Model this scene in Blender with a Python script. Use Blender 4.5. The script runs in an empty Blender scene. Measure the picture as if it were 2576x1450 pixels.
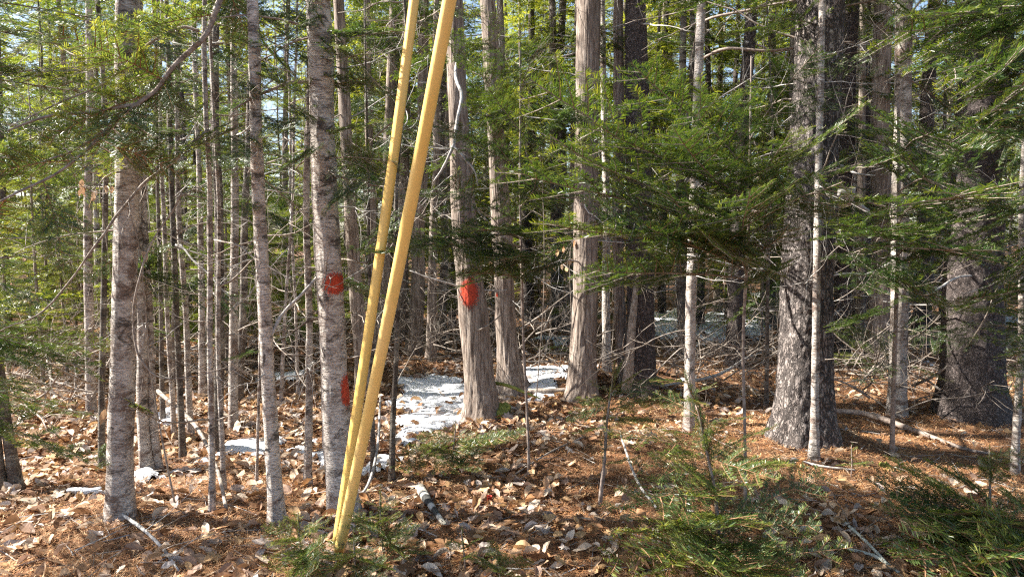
import bpy, math, random
import numpy as np
from mathutils import Vector, Matrix

# ------------------------------------------------------------------ camera, sky, sun, exposure
SC = bpy.context.scene
COL = SC.collection
CAMH, PITCH, HFOV = 1.6, math.radians(4.0), math.radians(72)
W, H = 2575.0, 1449.7
F = (W/2)/math.tan(HFOV/2)
cd = bpy.data.cameras.new('camera'); cam = bpy.data.objects.new('camera', cd); COL.objects.link(cam)
cam.location = (0, 0, CAMH); cam.rotation_euler = (math.pi/2-PITCH, 0, 0)
cd.sensor_fit = 'HORIZONTAL'; cd.angle = HFOV; cd.clip_start = .05; cd.clip_end = 500
SC.camera = cam
SUN_AZ, SUN_EL = math.radians(-82), math.radians(42)     # azimuth from +Y, towards -X
wd = bpy.data.worlds.new('World'); SC.world = wd; wd.use_nodes = True
nt = wd.node_tree; bg = nt.nodes['Background']
sk = nt.nodes.new('ShaderNodeTexSky'); sk.sky_type = 'NISHITA'; sk.sun_disc = False
sk.sun_elevation = SUN_EL; sk.sun_rotation = SUN_AZ; sk.air_density = 1.0; sk.dust_density = 1.6; sk.altitude = 100
nt.links.new(sk.outputs[0], bg.inputs[0]); bg.inputs[1].default_value = 0.075
sl = bpy.data.lights.new('sun', 'SUN'); sl.energy = 5.0; sl.angle = math.radians(.53); sl.color = (1, .95, .86)
sun = bpy.data.objects.new('sun', sl); COL.objects.link(sun)
SDIR = Vector((math.sin(SUN_AZ)*math.cos(SUN_EL), math.cos(SUN_AZ)*math.cos(SUN_EL), math.sin(SUN_EL)))
sun.rotation_euler = SDIR.to_track_quat('Z', 'Y').to_euler(); sun.location = SDIR*30
SC.view_settings.view_transform = 'Standard'; SC.view_settings.look = 'None'
SC.view_settings.exposure = 1.88; SC.view_settings.gamma = 1; SC.view_settings.use_curve_mapping = False
cy = SC.cycles
cy.max_bounces = 5; cy.diffuse_bounces = 3; cy.glossy_bounces = 2; cy.transmission_bounces = 3; cy.transparent_max_bounces = 6
cy.use_denoising = False; cy.denoiser = 'OPENIMAGEDENOISE'; cy.denoising_input_passes = 'RGB_ALBEDO_NORMAL'; cy.denoising_prefilter = 'ACCURATE'; cy.sample_clamp_indirect = 4; cy.caustics_reflective = False; cy.caustics_refractive = False
cy.pixel_filter_type = 'BLACKMAN_HARRIS'; cy.filter_width = 1.25

RNG = np.random.default_rng(7); random.seed(7)
U = lambda a, b: float(RNG.uniform(a, b))

# ------------------------------------------------------------------ numpy noise
def _h(ix, iy, iz):
    n = (ix*374761393 + iy*668265263 + iz*2147483647 + 1274126177) & 0xffffffff
    n = ((n ^ (n >> 13))*1274126177) & 0xffffffff
    n = ((n ^ (n >> 15))*2246822519) & 0xffffffff
    return ((n ^ (n >> 16)) & 0xffffff)/float(0xffffff)
def vnoise(x, y, z):
    x, y, z = [np.asarray(a, float) for a in np.broadcast_arrays(x, y, z)]
    ix, iy, iz = [np.floor(a).astype(np.int64) for a in (x, y, z)]
    fx, fy, fz = x-ix, y-iy, z-iz
    fx, fy, fz = [a*a*(3-2*a) for a in (fx, fy, fz)]
    r = 0
    for dx in (0, 1):
        for dy in (0, 1):
            for dz in (0, 1):
                r = r + _h(ix+dx, iy+dy, iz+dz)*(fx if dx else 1-fx)*(fy if dy else 1-fy)*(fz if dz else 1-fz)
    return r*2-1
def fbm(x, y, z, o=3):
    r, a = 0, 1.
    for i in range(o):
        r = r + a*vnoise(x*2**i+17*i, y*2**i+5*i, z*2**i+9*i); a *= .5
    return r

# ------------------------------------------------------------------ picture point -> place
def ray(px, py):
    a, b = (px-W/2)/F, -(py-H/2)/F
    c, s = math.cos(PITCH), math.sin(PITCH)
    return a, c+b*s, -s+b*c
def at(px, py, Y):
    dx, dy, dz = ray(px, py); t = Y/dy
    return Vector((dx*t, Y, CAMH+dz*t))
def gx(px, Y): return (px-W/2)/F*Y*1.0
MOUNDS = [(gx(1480, 7.2), 7.1, 1.0, .6, .22), (gx(1250, 6.3), 6.25, .35, .28, .10), (gx(2060, 5.4), 5.15, .34, .3, .17), (gx(1400, 5.2), 5.2, 1.3, .7, .12),
          (gx(1080, 6.9), 7.2, .8, 1.2, -.08), (gx(1620, 7.6), 7.5, .6, .5, .10), (gx(2150, 9), 9.3, 1.4, .8, .18), (-9, 12, 5, 5, .3), (gx(900, 10), 10.2, 1.5, 1.2, .15),
          (gx(2440, 6.6), 6.7, .7, .5, .08), (gx(250, 5), 5.0, 1.2, .6, -.05)]
def ground(x, y):
    x = np.asarray(x, float); y = np.asarray(y, float)
    z = .05*fbm(x*.45+3.1, y*.45+8.2, 0, 2)*np.clip((y-2)/3, .2, 1)+.016*fbm(x*2.2, y*2.2, 4, 2)+.006*vnoise(x*9, y*9, 2)
    for mx, my, sx, sy, a in MOUNDS:
        z = z+a*np.exp(-((x-mx)/sx)**2-((y-my)/sy)**2)
    return z
def g1(x, y): return float(ground(x, y))
_TT = np.geomspace(1.5, 60, 300)
def hit(px, py):
    dx, dy, dz = ray(px, py); e = CAMH+dz*_TT-ground(dx*_TT, dy*_TT); k = int(np.argmax(e < 0)) or 299
    a, b = _TT[k-1], _TT[k]; tt = np.linspace(a, b, 40); e = CAMH+dz*tt-ground(dx*tt, dy*tt); q = int(np.argmax(e < 0)) or 39; b = float(tt[q])
    return Vector((dx*b, dy*b, g1(dx*b, dy*b)))

# ------------------------------------------------------------------ materials
def mat(name):
    m = bpy.data.materials.new(name); m.use_nodes = True
    n = m.node_tree; p = n.nodes['Principled BSDF']; return m, n, p
def nd(n, t, **k):
    o = n.nodes.new(t)
    for a, b in k.items():
        if a.startswith('i_'): o.inputs[a[2:].replace('_', ' ')].default_value = b
        else: setattr(o, a, b)
    return o
def noise(n, vec, scale, detail=4, rough=.55, mapscale=None, dist=0):
    if mapscale:
        mp = nd(n, 'ShaderNodeMapping'); mp.inputs['Scale'].default_value = mapscale; n.links.new(vec, mp.inputs[0]); vec = mp.outputs[0]
    t = nd(n, 'ShaderNodeTexNoise', i_Scale=scale, i_Detail=detail, i_Roughness=rough, i_Distortion=dist)
    n.links.new(vec, t.inputs['Vector']); return t.outputs['Fac']
def ramp(n, fac, stops, interp='LINEAR'):
    r = nd(n, 'ShaderNodeValToRGB'); cr = r.color_ramp; cr.interpolation = interp
    while len(cr.elements) < len(stops): cr.elements.new(.5)
    for e, (p, c) in zip(cr.elements, stops):
        e.position = p; e.color = (c, c, c, 1) if isinstance(c, (int, float)) else (*c, 1)
    n.links.new(fac, r.inputs[0]); return r.outputs[0]
def mix(n, fac, a, b, mode='MIX'):
    m = nd(n, 'ShaderNodeMix', data_type='RGBA', blend_type=mode)
    for s, v in ((m.inputs[0], fac), (m.inputs[6], a), (m.inputs[7], b)):
        if hasattr(v, 'links'): n.links.new(v, s)
        else: s.default_value = v if isinstance(v, (int, float)) else (*v, 1)
    return m.outputs[2]
def bump(n, p, h, dist, strength=1.):
    b = nd(n, 'ShaderNodeBump', i_Distance=dist, i_Strength=strength); n.links.new(h, b.inputs['Height']); n.links.new(b.outputs[0], p.inputs['Normal'])
def objco(n): return nd(n, 'ShaderNodeTexCoord').outputs['Object']

M = {}
def bark_fir(name, brown, pale, amount, dark=(.05, .038, .03)):
    m, n, p = mat(name); c = objco(n)
    big = noise(n, c, 5.5, 6, .72, (1, 1, 1.9), .4); fine = noise(n, c, 34, 5, .7, (1, 1, 3.2), .3); line = noise(n, c, 24, 4, .6, (1, 1, 7.5), .2)
    sp = noise(n, c, 75, 4, .7, (1, 1, 1.6))
    f = ramp(n, big, [(.40-amount, 0.), (.54-amount, 1.)])
    col = mix(n, f, brown, pale)
    col = mix(n, ramp(n, fine, [(.44, 0.), (.64, .6)]), col, [x*.62 for x in brown])
    col = mix(n, ramp(n, sp, [(.56, 0.), (.68, .6)]), col, [min(.9, x*1.25) for x in pale])
    col = mix(n, ramp(n, line, [(.59, 0.), (.64, .8)]), col, dark)
    bl = noise(n, c, 4.2, 6, .8, (1, 1, 1.9), .8); col = mix(n, ramp(n, bl, [(.53, 0.), (.60, .88)]), col, dark)
    n.links.new(col, p.inputs['Base Color']); p.inputs['Roughness'].default_value = .85
    bump(n, p, mix(n, .5, line, fine), .02); M[name] = m
def bark_strip(name, lo, mid, hi):
    m, n, p = mat(name); c = objco(n)
    a = noise(n, c, 38, 5, .65, (1, 1, .075), .6); b = noise(n, c, 95, 3, .6, (1, 1, .12)); g = noise(n, c, 3.5, 4, .6)
    s = mix(n, .35, a, b)
    col = ramp(n, s, [(.36, lo), (.46, mid), (.58, hi), (.75, [x*1.2 for x in hi])])
    col = mix(n, ramp(n, g, [(.45, 0.), (.7, .55)]), col, [x*.62 for x in mid])
    grn = ramp(n, noise(n, c, 6, 5, .7), [(.60, 0.), (.72, .35)])
    col = mix(n, grn, col, (.20, .22, .12))
    n.links.new(col, p.inputs['Base Color']); p.inputs['Roughness'].default_value = .9; bump(n, p, s, .02); M[name] = m
def absn(n, f, w0, w1):          # thin cracks where a noise crosses its middle
    a = nd(n, 'ShaderNodeMath', operation='SUBTRACT'); n.links.new(f, a.inputs[0]); a.inputs[1].default_value = .5
    b = nd(n, 'ShaderNodeMath', operation='ABSOLUTE'); n.links.new(a.outputs[0], b.inputs[0]); return ramp(n, b.outputs[0], [(w0, 0.), (w1, 1.)])
def bark_scale(name, lo, mid, hi, sc, zs):
    m, n, p = mat(name); c = objco(n)
    k1 = absn(n, noise(n, c, 17*sc, 4, .6, (1, 1, zs), .6), .004, .05); k2 = absn(n, noise(n, c, 31*sc, 4, .6, (1, 1, zs*1.7), .4), .003, .06)
    e = mix(n, 1., k1, k2, 'MULTIPLY'); ns = noise(n, c, 70*sc, 5, .7, (1, 1, .6)); pt = noise(n, c, 23*sc, 4, .65, (1, 1, .7))
    col = ramp(n, mix(n, .5, ns, pt), [(.34, [x*.65 for x in mid]), (.48, mid), (.60, hi), (.72, [x*1.15 for x in hi])])
    col = mix(n, ramp(n, e, [(0., 0.), (1., 1.)]), lo, col)
    pl = ramp(n, noise(n, c, 4.5, 6, .75), [(.50, 0.), (.64, .5)]); col = mix(n, pl, col, mix(n, e, mid, hi))
    n.links.new(col, p.inputs['Base Color']); p.inputs['Roughness'].default_value = .9
    bump(n, p, mix(n, .4, e, ns), .03); M[name] = m
bark_fir('fir_bark', (.20, .14, .11), (.64, .58, .52), .0)
bark_fir('fir_bark_pale', (.24, .17, .135), (.72, .65, .58), .03)
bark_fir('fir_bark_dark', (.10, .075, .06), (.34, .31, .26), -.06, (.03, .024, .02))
bark_strip('cedar_bark', (.06, .042, .033), (.20, .15, .118), (.40, .335, .285))
bark_scale('spruce_bark', (.045, .033, .03), (.16, .122, .11), (.33, .275, .255), 1.9, .8)
bark_scale('hemlock_bark', (.05, .04, .037), (.21, .172, .155), (.43, .375, .345), 1.25, .27)
def simple(name, cols, scale=20, rough=.85, ms=None, bd=.004):
    m, n, p = mat(name); c = objco(n); f = noise(n, c, scale, 5, .65, ms)
    col = ramp(n, f, [(.3, cols[0]), (.5, cols[1]), (.7, cols[2])])
    n.links.new(col, p.inputs['Base Color']); p.inputs['Roughness'].default_value = rough; bump(n, p, f, bd); M[name] = m; return m, n, p
simple('deadwood', ((.11, .085, .065), (.27, .22, .18), (.46, .41, .36)), 30)
simple('greywood', ((.20, .18, .165), (.40, .375, .35), (.56, .53, .50)), 25)
simple('limb_bark', ((.09, .065, .05), (.27, .21, .175), (.42, .36, .32)), 28)
simple('redtwig', ((.16, .075, .035), (.26, .13, .065), (.34, .20, .12)), 40)
simple('rotwood', ((.03, .022, .018), (.09, .06, .045), (.18, .12, .085)), 18, ms=(1, 1, 1), bd=.02)
simple('moss', ((.10, .11, .02), (.26, .27, .05), (.42, .40, .12)), 35, bd=.012)
simple('lichen', ((.30, .33, .28), (.45, .48, .42), (.60, .62, .56)), 60)
simple('wire', ((.22, .22, .22), (.35, .35, .35), (.45, .45, .46)), 200, .45)
M['wire'].node_tree.nodes['Principled BSDF'].inputs['Metallic'].default_value = .8

def needle_mat(name, a, b, c, tl=.36):
    m, n, p = mat(name)
    at_ = nd(n, 'ShaderNodeAttribute', attribute_name='v')
    oi = nd(n, 'ShaderNodeObjectInfo')
    col = ramp(n, at_.outputs['Fac'], [(0., a), (.55, b), (1., c)])
    vr = ramp(n, oi.outputs['Random'], [(0., (.75, .85, .9)), (.5, (1, 1, 1)), (1., (1.35, 1.2, .9))])
    col = mix(n, 1., col, vr, 'MULTIPLY')
    n.links.new(col, p.inputs['Base Color']); p.inputs['Roughness'].default_value = .38
    p.inputs['Specular IOR Level'].default_value = .55
    tr = nd(n, 'ShaderNodeBsdfTranslucent'); tc = mix(n, 1., col, (1.9, 1.75, .8), 'MULTIPLY'); n.links.new(tc, tr.inputs[0])
    mx = nd(n, 'ShaderNodeMixShader'); mx.inputs[0].default_value = tl
    n.links.new(p.outputs[0], mx.inputs[1]); n.links.new(tr.outputs[0], mx.inputs[2])
    n.links.new(mx.outputs[0], n.nodes['Material Output'].inputs[0]); M[name] = m
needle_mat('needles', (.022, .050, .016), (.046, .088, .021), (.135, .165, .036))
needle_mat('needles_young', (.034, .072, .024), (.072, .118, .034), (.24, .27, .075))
needle_mat('needles_far_lit', (.06, .10, .024), (.145, .185, .036), (.30, .31, .065), .5)  # lighter, yellower copy of the needles: sunlight on the backdrop put into the colour
def tint_mat(name, trans, rough=.75):
    m, n, p = mat(name)
    a = nd(n, 'ShaderNodeAttribute', attribute_name='tint'); c = objco(n)
    f = ramp(n, noise(n, c, 70, 4, .6), [(.3, .72), (.7, 1.18)])
    col = mix(n, 1., a.outputs['Color'], f, 'MULTIPLY'); n.links.new(col, p.inputs['Base Color']); p.inputs['Roughness'].default_value = rough
    if trans:
        tr = nd(n, 'ShaderNodeBsdfTranslucent'); n.links.new(col, tr.inputs[0]); mx = nd(n, 'ShaderNodeMixShader'); mx.inputs[0].default_value = trans
        n.links.new(p.outputs[0], mx.inputs[1]); n.links.new(tr.outputs[0], mx.inputs[2]); n.links.new(mx.outputs[0], n.nodes['Material Output'].inputs[0])
    M[name] = m
tint_mat('dry_leaf', .22, .6); tint_mat('litter', 0)

# ------------------------------------------------------------------ mesh helpers
def mesh_np(name, v, tris, mats, midx=None, attr=None, smooth=False, tint=None):
    me = bpy.data.meshes.new(name); v = np.asarray(v, np.float32); tris = np.asarray(tris, np.int32); k = tris.shape[1]
    me.vertices.add(len(v)); me.vertices.foreach_set('co', v.ravel())
    me.loops.add(tris.size); me.loops.foreach_set('vertex_index', tris.ravel())
    me.polygons.add(len(tris)); me.polygons.foreach_set('loop_start', np.arange(0, tris.size, k, dtype=np.int32))
    if midx is not None: me.polygons.foreach_set('material_index', np.asarray(midx, np.int32))
    me.polygons.foreach_set('use_smooth', np.full(len(tris), smooth))
    for m in mats: me.materials.append(M[m])
    if attr is not None:
        a = me.attributes.new('v', 'FLOAT', 'POINT'); a.data.foreach_set('value', np.asarray(attr, np.float32))
    if tint is not None:
        a = me.attributes.new('tint', 'FLOAT_COLOR', 'POINT'); t4 = np.ones((len(v), 4), np.float32); t4[:, :3] = tint; a.data.foreach_set('color', t4.ravel())
    me.update(calc_edges=True); me.validate(); return me
def link(name, me, parent=None, world=None):
    o = bpy.data.objects.new(name, me); COL.objects.link(o)
    if parent is not None: o.parent = parent
    if world is not None:
        if parent is not None:
            base = parent.location.copy(); p = parent.parent
            while p is not None: base += p.location; p = p.parent
            world = Matrix.Translation(-base) @ world
        o.matrix_basis = world
    return o
def tag(o, label=None, cat=None, group=None, kind=None):
    for k, v in (('label', label), ('category', cat), ('group', group), ('kind', kind)):
        if v: o[k] = v
    return o
def thing(name, loc, label, cat, group=None):
    o = bpy.data.objects.new(name, None); COL.objects.link(o); o.location = loc; o.empty_display_size = .1
    return tag(o, label, cat, group)
class Buf:
    def __init__(s): s.v = []; s.f = []; s.m = []; s.a = []; s.n = 0
    def add(s, v, f, m=0, a=0.):
        v = np.asarray(v, float).reshape(-1, 3); f = np.asarray(f, int).reshape(-1, 3)
        s.v.append(v); s.f.append(f+s.n); s.m.append(np.full(len(f), m)); s.a.append(np.broadcast_to(np.asarray(a, float), (len(v),))); s.n += len(v)
    def arrays(s): return np.concatenate(s.v), np.concatenate(s.f), np.concatenate(s.m), np.concatenate(s.a)
def tube(pts, rad, k=5, cap=True):
    pts = np.asarray(pts, float); rad = np.broadcast_to(np.asarray(rad, float), (len(pts),)); n = len(pts)
    d = np.gradient(pts, axis=0); d /= np.linalg.norm(d, axis=1)[:, None]+1e-9
    ref = np.array([0, 0, 1.]) if abs(d[:, 2]).mean() < .8 else np.array([1., 0, 0])
    s = np.cross(d, ref); s /= np.linalg.norm(s, axis=1)[:, None]+1e-9; t = np.cross(s, d)
    th = np.arange(k)/k*2*np.pi
    v = pts[:, None]+rad[:, None, None]*(np.cos(th)[None, :, None]*s[:, None]+np.sin(th)[None, :, None]*t[:, None])
    i = np.arange(n-1)[:, None]*k; j = np.arange(k)[None]; j2 = (j+1) % k
    a, b, c, e = i+j, i+j2, i+k+j2, i+k+j
    f = np.concatenate([np.stack([a, b, c], -1).reshape(-1, 3), np.stack([a, c, e], -1).reshape(-1, 3)])
    v = v.reshape(-1, 3)
    if cap:
        v = np.concatenate([v, pts[:1], pts[-1:]]); m = n*k
        jj = np.arange(k); f = np.concatenate([f, np.stack([np.full(k, m), (jj+1) % k, jj], -1), np.stack([np.full(k, m+1), (n-1)*k+jj, (n-1)*k+(jj+1) % k], -1)])
    return v, f
def spline(ctrl, n):
    c = np.asarray(ctrl, float)
    if len(c) < 3: t = np.linspace(0, 1, n)[:, None]; return c[0]*(1-t)+c[-1]*t
    p = np.concatenate([2*c[:1]-c[1:2], c, 2*c[-1:]-c[-2:-1]]); out = []
    for u in np.linspace(0, len(c)-1-1e-6, n):
        i = int(u); t = u-i; p0, p1, p2, p3 = p[i:i+4]
        out.append(.5*(2*p1+(p2-p0)*t+(2*p0-5*p1+4*p2-p3)*t*t+(3*p1-p0-3*p2+p3)*t**3))
    return np.array(out)

# ------------------------------------------------------------------ foliage library: boughs along +X, upper side +Z, sizes in metres
def make_bough(seed, L, lod, young=False, open_=False):
    r = np.random.default_rng(seed); B = Buf()
    nl, nw, sp = {0: (.027, .0040, .0052), 1: (.026, .0088, .0072), 2: (.034, .014, .016), 3: (.05, .022, .05)}[lod]
    shoots = []                                    # (polyline, radius0, level)
    tt = np.linspace(0, 1, 9); bend = r.uniform(-.1, .1)
    zz = L*(r.uniform(-.03, .06)*np.sin(tt*3)-r.uniform(.03, .16)*tt**2+.05*tt**6)
    main = np.stack([tt*L, L*bend*tt**2, zz], -1); shoots.append((main, .0055*L**.5 if not young else .003, 0))
    step = (.062 if lod < 2 else .05) if L > .7 else (.060 if open_ else .032); x = .10*L if not young else .05*L; side = 1
    def P(a): return np.array([np.interp(a, tt*L, main[:, i]) for i in range(3)])
    while x < L*.97:
        for sd in ((side, -side) if r.random() < .55 else (side,)):
            if r.random() < (.06 if young else .16): continue
            t = x/L; l = L*(.42*(1-t)**.85*min(1, .35+t*2.2)+.07)*r.uniform(.65, 1.15)
            if not young and t < .3 and r.random() < .45: l *= .4
            ang = math.radians(r.uniform(42, 66)); p0 = P(x)
            d = np.array([math.cos(ang), sd*math.sin(ang), r.uniform(-.12, .16)])
            s = np.linspace(0, 1, 5)[:, None]; dd = np.array([.35, -sd*.12, -r.uniform(.02, .16)])
            pl = p0+l*(d*s+dd*.35*s**2); shoots.append((pl, .0024, 1))
            if open_: l *= .8
            y = .035 if not open_ else .06
            while y < l*.93:
                q = y/l; l2 = l*(.42*(1-q)**.9)*r.uniform(.6, 1.2)+.012
                if r.random() < .78:
                    s2 = 1 if r.random() < .5 else -1
                    pq = np.array([np.interp(q, s[:, 0], pl[:, i]) for i in range(3)]); a2 = math.radians(r.uniform(40, 62))*s2
                    c, sn = math.cos(a2), math.sin(a2); d2 = np.array([d[0]*c-d[1]*sn, d[0]*sn+d[1]*c, d[2]*.6+r.uniform(-.15, .12)])
                    shoots.append((np.array([pq, pq+d2*l2*.5+[0, 0, .004], pq+d2*l2-[0, 0, .07*l2]]), .0012, 2))
                y += (.036 if lod < 2 else .024) if L > .7 else (.075 if open_ else .034)
        x += step*r.uniform(.7, 1.3); side = -side
    for pl, rad, lev in shoots:
        seg = np.diff(pl, axis=0); sl_ = np.linalg.norm(seg, axis=1); cum = np.concatenate([[0], np.cumsum(sl_)]); tot = cum[-1]
        if lev == 0: v, f = tube(pl, np.linspace(rad, rad*.25, len(pl)), 5 if lod < 2 else 3, False); B.add(v, f, 1)
        elif lev == 1 and lod < 3: v, f = tube(pl, np.linspace(rad, rad*.4, len(pl)), 3, False); B.add(v, f, 1)
        if lod == 3 and lev == 2:
            d = pl[-1]-pl[0]; d /= np.linalg.norm(d)+1e-9; sdv = np.cross([0, 0, 1], d)*.014+np.array([0, 0, r.uniform(-.008, .008)])
            mid = pl[0]+(pl[-1]-pl[0])*.35; tip = pl[-1]+d*.02
            B.add([pl[0], mid+sdv, tip, mid-sdv], [[0, 1, 2], [0, 2, 3]], 0, r.uniform(.1, 1)); continue
        start = .12*tot if lev == 0 and not young else (.0 if lev else .05*tot)
        n = int((tot-start)/sp)
        if n < 1: continue
        s = start+(np.arange(n)+r.random(n)*.6)*sp
        s = np.clip(s, 0, tot)
        p = np.stack([np.interp(s, cum, pl[:, i]) for i in range(3)], -1)
        ii = np.clip(np.searchsorted(cum, s)-1, 0, len(seg)-1); d = seg[ii]/(sl_[ii][:, None]+1e-9)
        sv = np.cross(np.array([0, 0, 1.]), d); sv /= np.linalg.norm(sv, axis=1)[:, None]+1e-9; up = np.cross(d, sv)
        for sgn in (-1, 1):
            m = r.random(n) < .93
            a = np.radians(r.uniform(48, 78, n)); el = r.uniform(-.12, .55, n)
            nd_ = d*np.cos(a)[:, None]+sgn*sv*np.sin(a)[:, None]+up*el[:, None]; nd_ /= np.linalg.norm(nd_, axis=1)[:, None]
            l = nl*r.uniform(.65, 1.1, n)*np.clip((tot-s)/(.03)+.55, .5, 1)
            wv = np.cross(nd_, up+.5*r.normal(size=(n, 3))); wv /= np.linalg.norm(wv, axis=1)[:, None]+1e-9
            wv = .6*wv+.4*d; hw = (nw*.5*r.uniform(.8, 1.2, n))[:, None]
            v = np.stack([p-wv*hw, p+wv*hw, p+nd_*l[:, None]+wv*hw*.15], 1)[m].reshape(-1, 3)
            val = np.clip(.15+.55*r.random(n)+.5*np.clip(1-(tot-s)/.05, 0, 1)*(1 if lev else .6), 0, 1)[m]
            if lod == 0:                     # flat blunt needles: two faces each
                p_, d_, w_, l_ = p[m], nd_[m], (wv*hw)[m], l[m][:, None]; q = p_+d_*l_
                v = np.stack([p_-w_*.45, p_+w_*.45, p_+d_*l_*.5+w_, q+w_*.5, q-w_*.5, p_+d_*l_*.5-w_], 1).reshape(-1, 3)
                fi = (np.arange(len(p_))[:, None, None]*6+np.array([[0, 1, 2], [0, 2, 5], [5, 2, 3], [5, 3, 4]])[None]).reshape(-1, 3)
                if len(v): B.add(v, fi, 0, np.repeat(val, 6))
                continue
            if len(v): B.add(v, np.arange(len(v)).reshape(-1, 3), 0, np.repeat(val, 3))
    return B
def bough_mesh(seed, L, lod, young=False, open_=False):
    v, f, m, a = make_bough(seed, L, lod, young, open_).arrays()
    nm = 'needles_young' if young else ('needles_far_lit' if lod == 3 else 'needles')
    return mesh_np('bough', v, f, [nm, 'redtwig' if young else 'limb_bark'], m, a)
BL = {'long0': [bough_mesh(100+i, 1.15, 0) for i in range(5)], 'long1': [bough_mesh(200+i, 1.15, 1) for i in range(5)], 'long2': [bough_mesh(300+i, 1.15, 2) for i in range(5)],
      'short0': [bough_mesh(400+i, .5, 0, True) for i in range(6)], 'spray0': [bough_mesh(430+i, .5, 0, True, True) for i in range(8)]}
LEN = {'long0': 1.15, 'long1': 1.15, 'long2': 1.15, 'short0': .5, 'spray0': .5}
def frame(p, d, roll=0.):
    x = Vector(d).normalized(); y = Vector((0, 0, 1)).cross(x)
    if y.length < 1e-3: y = Vector((0, 1, 0))
    y.normalize(); z = x.cross(y); m = Matrix((x, y, z)).transposed().to_4x4()
    return Matrix.Translation(Vector(p)) @ m @ Matrix.Rotation(roll, 4, 'X')
def put_bough(parent, p0, p1, kind, roll=None, wide=1.):
    d = Vector(p1)-Vector(p0); s = d.length/LEN[kind]
    me = BL[kind][int(RNG.integers(len(BL[kind])))]
    return link('bough', me, parent, frame(p0, d, U(-.8, .8) if roll is None else roll) @ Matrix.Diagonal((s, s*wide, s, 1)))

# dead branch library
def make_dead(seed, bushy):
    r = np.random.default_rng(seed); B = Buf()
    def grow(p, d, l, r0, lev):
        n = 9 if lev == 0 else 6; pts = [p]; cv = r.normal(size=3)*(.16 if lev == 0 else .3)
        for i in range(n-1):
            d = d+cv*(1/n)*2+r.normal(size=3)*.10; d /= np.linalg.norm(d); pts.append(pts[-1]+d*l/(n-1))
        pts = np.array(pts); v, f = tube(pts, np.linspace(r0, r0*.22, n), 5 if lev == 0 else 3); B.add(v, f)
        if lev < 2:
            for _ in range(int(r.integers(3, 6+bushy*4)) if lev == 0 else int(r.integers(0, 3+bushy))):
                i = int(r.integers(1, n-1)); dd = pts[i+1]-pts[i]; dd /= np.linalg.norm(dd)
                sd = r.normal(size=3)*np.array([.5, 1, .6]); sd -= dd*sd.dot(dd); sd /= np.linalg.norm(sd)
                q = dd*.7+sd*r.uniform(.5, 1.); grow(pts[i], q/np.linalg.norm(q), l*r.uniform(.2, .5), r0*.42, lev+1)
    grow(np.zeros(3), np.array([1., 0, 0]), 1., .0075, 0)
    return B.arrays()
DEAD = []
for i in range(12):
    v, f, m, a = make_dead(900+i, 1 if i % 2 else 0); DEAD.append(mesh_np('dead_branch', v, f, ['greywood' if i % 3 == 0 else 'deadwood'], smooth=True))
def put_dead(parent, p, d, l, name='dead_branch', thick=1.):
    return link(name, DEAD[int(RNG.integers(len(DEAD)))], parent, frame(p, d, U(0, 6.28)) @ Matrix.Diagonal((l, l*thick, l*thick, 1)))

# crown library: whole crowns built of many small sprays; z runs from 0 to 1 (scaled per tree), radius in metres
def merge(parts):
    V, Fc, Mi, A = [], [], [], []; n = 0
    for (v, f, m, a), T in parts:
        T = np.array(T); V.append(v @ T[:3, :3].T+T[:3, 3]); Fc.append(f+n); Mi.append(m); A.append(a); n += len(v)
    return np.concatenate(V), np.concatenate(Fc), np.concatenate(Mi), np.concatenate(A)
SPR = [make_bough(500+i, 1.15, 3).arrays() for i in range(5)]
def make_crown(seed, n, height, rlow, rtop, droop, lodset=SPR):
    r = np.random.default_rng(seed); parts = []
    for i in range(n):
        t = (i+r.random())/n; z = t*height; L = (rlow*(1-t)+rtop*t)*r.uniform(.55, 1.2); az = i*2.4+r.uniform(-.5, .5)
        d = (math.cos(az), math.sin(az), r.uniform(-.45, .25)-droop*(1-t)); s = L/1.15
        parts.append((lodset[i % len(lodset)], frame((0, 0, z), d, r.uniform(-.4, .4)) @ Matrix.Diagonal((s, s, s, 1))))
    v, f, m, a = merge(parts); return mesh_np('crown', v, f, ['needles_far_lit', 'limb_bark'], m, a)
CROWN_HI = [make_crown(40+i, 40, 7., 1.25, .35, .1) for i in range(3)]
CROWN_BG = [make_crown(50+i, 88, 7., 1.5, .35, .15) for i in range(3)]            # above the bare lower stem
CROWN_LO = [make_crown(60+i, 88, 11.5, 1.5, .3, .15) for i in range(4)]
CROWN_BUSH = [make_crown(80+i, 34, 3., 1.0, .25, .05, [make_bough(520+q, 1.15, 2).arrays() for q in range(2)]) for i in range(3)]  # understory firs            # thicket firs green to the ground

# ------------------------------------------------------------------ where the sun breaks through the canopy: no bough grows across these shafts
SHAFTS = [at(x, y, Y)[:] for x, y, Y in [(1040, 100, 3.2), (1000, 400, 3.2), (960, 700, 3.2), (910, 1050, 3.3), (835, 500, 4.1), (838, 800, 4.1), (845, 1000, 4.1), (855, 1200, 4.1), (305, 500, 4.), (303, 800, 4.), (300, 1050, 4.), (640, 300, 4.), (665, 700, 4.), (685, 1100, 4.),
          (1180, 600, 6.2), (1185, 750, 6.2), (1200, 900, 6.2), (1260, 600, 7.1), (1270, 850, 7.1), (1470, 150, 6.8), (1470, 350, 6.8), (1465, 600, 6.8), (1460, 800, 6.8), (1740, 600, 5.6), (1735, 850, 5.6), (2010, 300, 5.4), (2000, 600, 5.4), (1990, 850, 5.4), (1980, 1000, 5.4),
          (2400, 500, 6.1), (2390, 750, 6.1), (2380, 950, 6.1), (1600, 900, 6.8)]]
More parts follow.
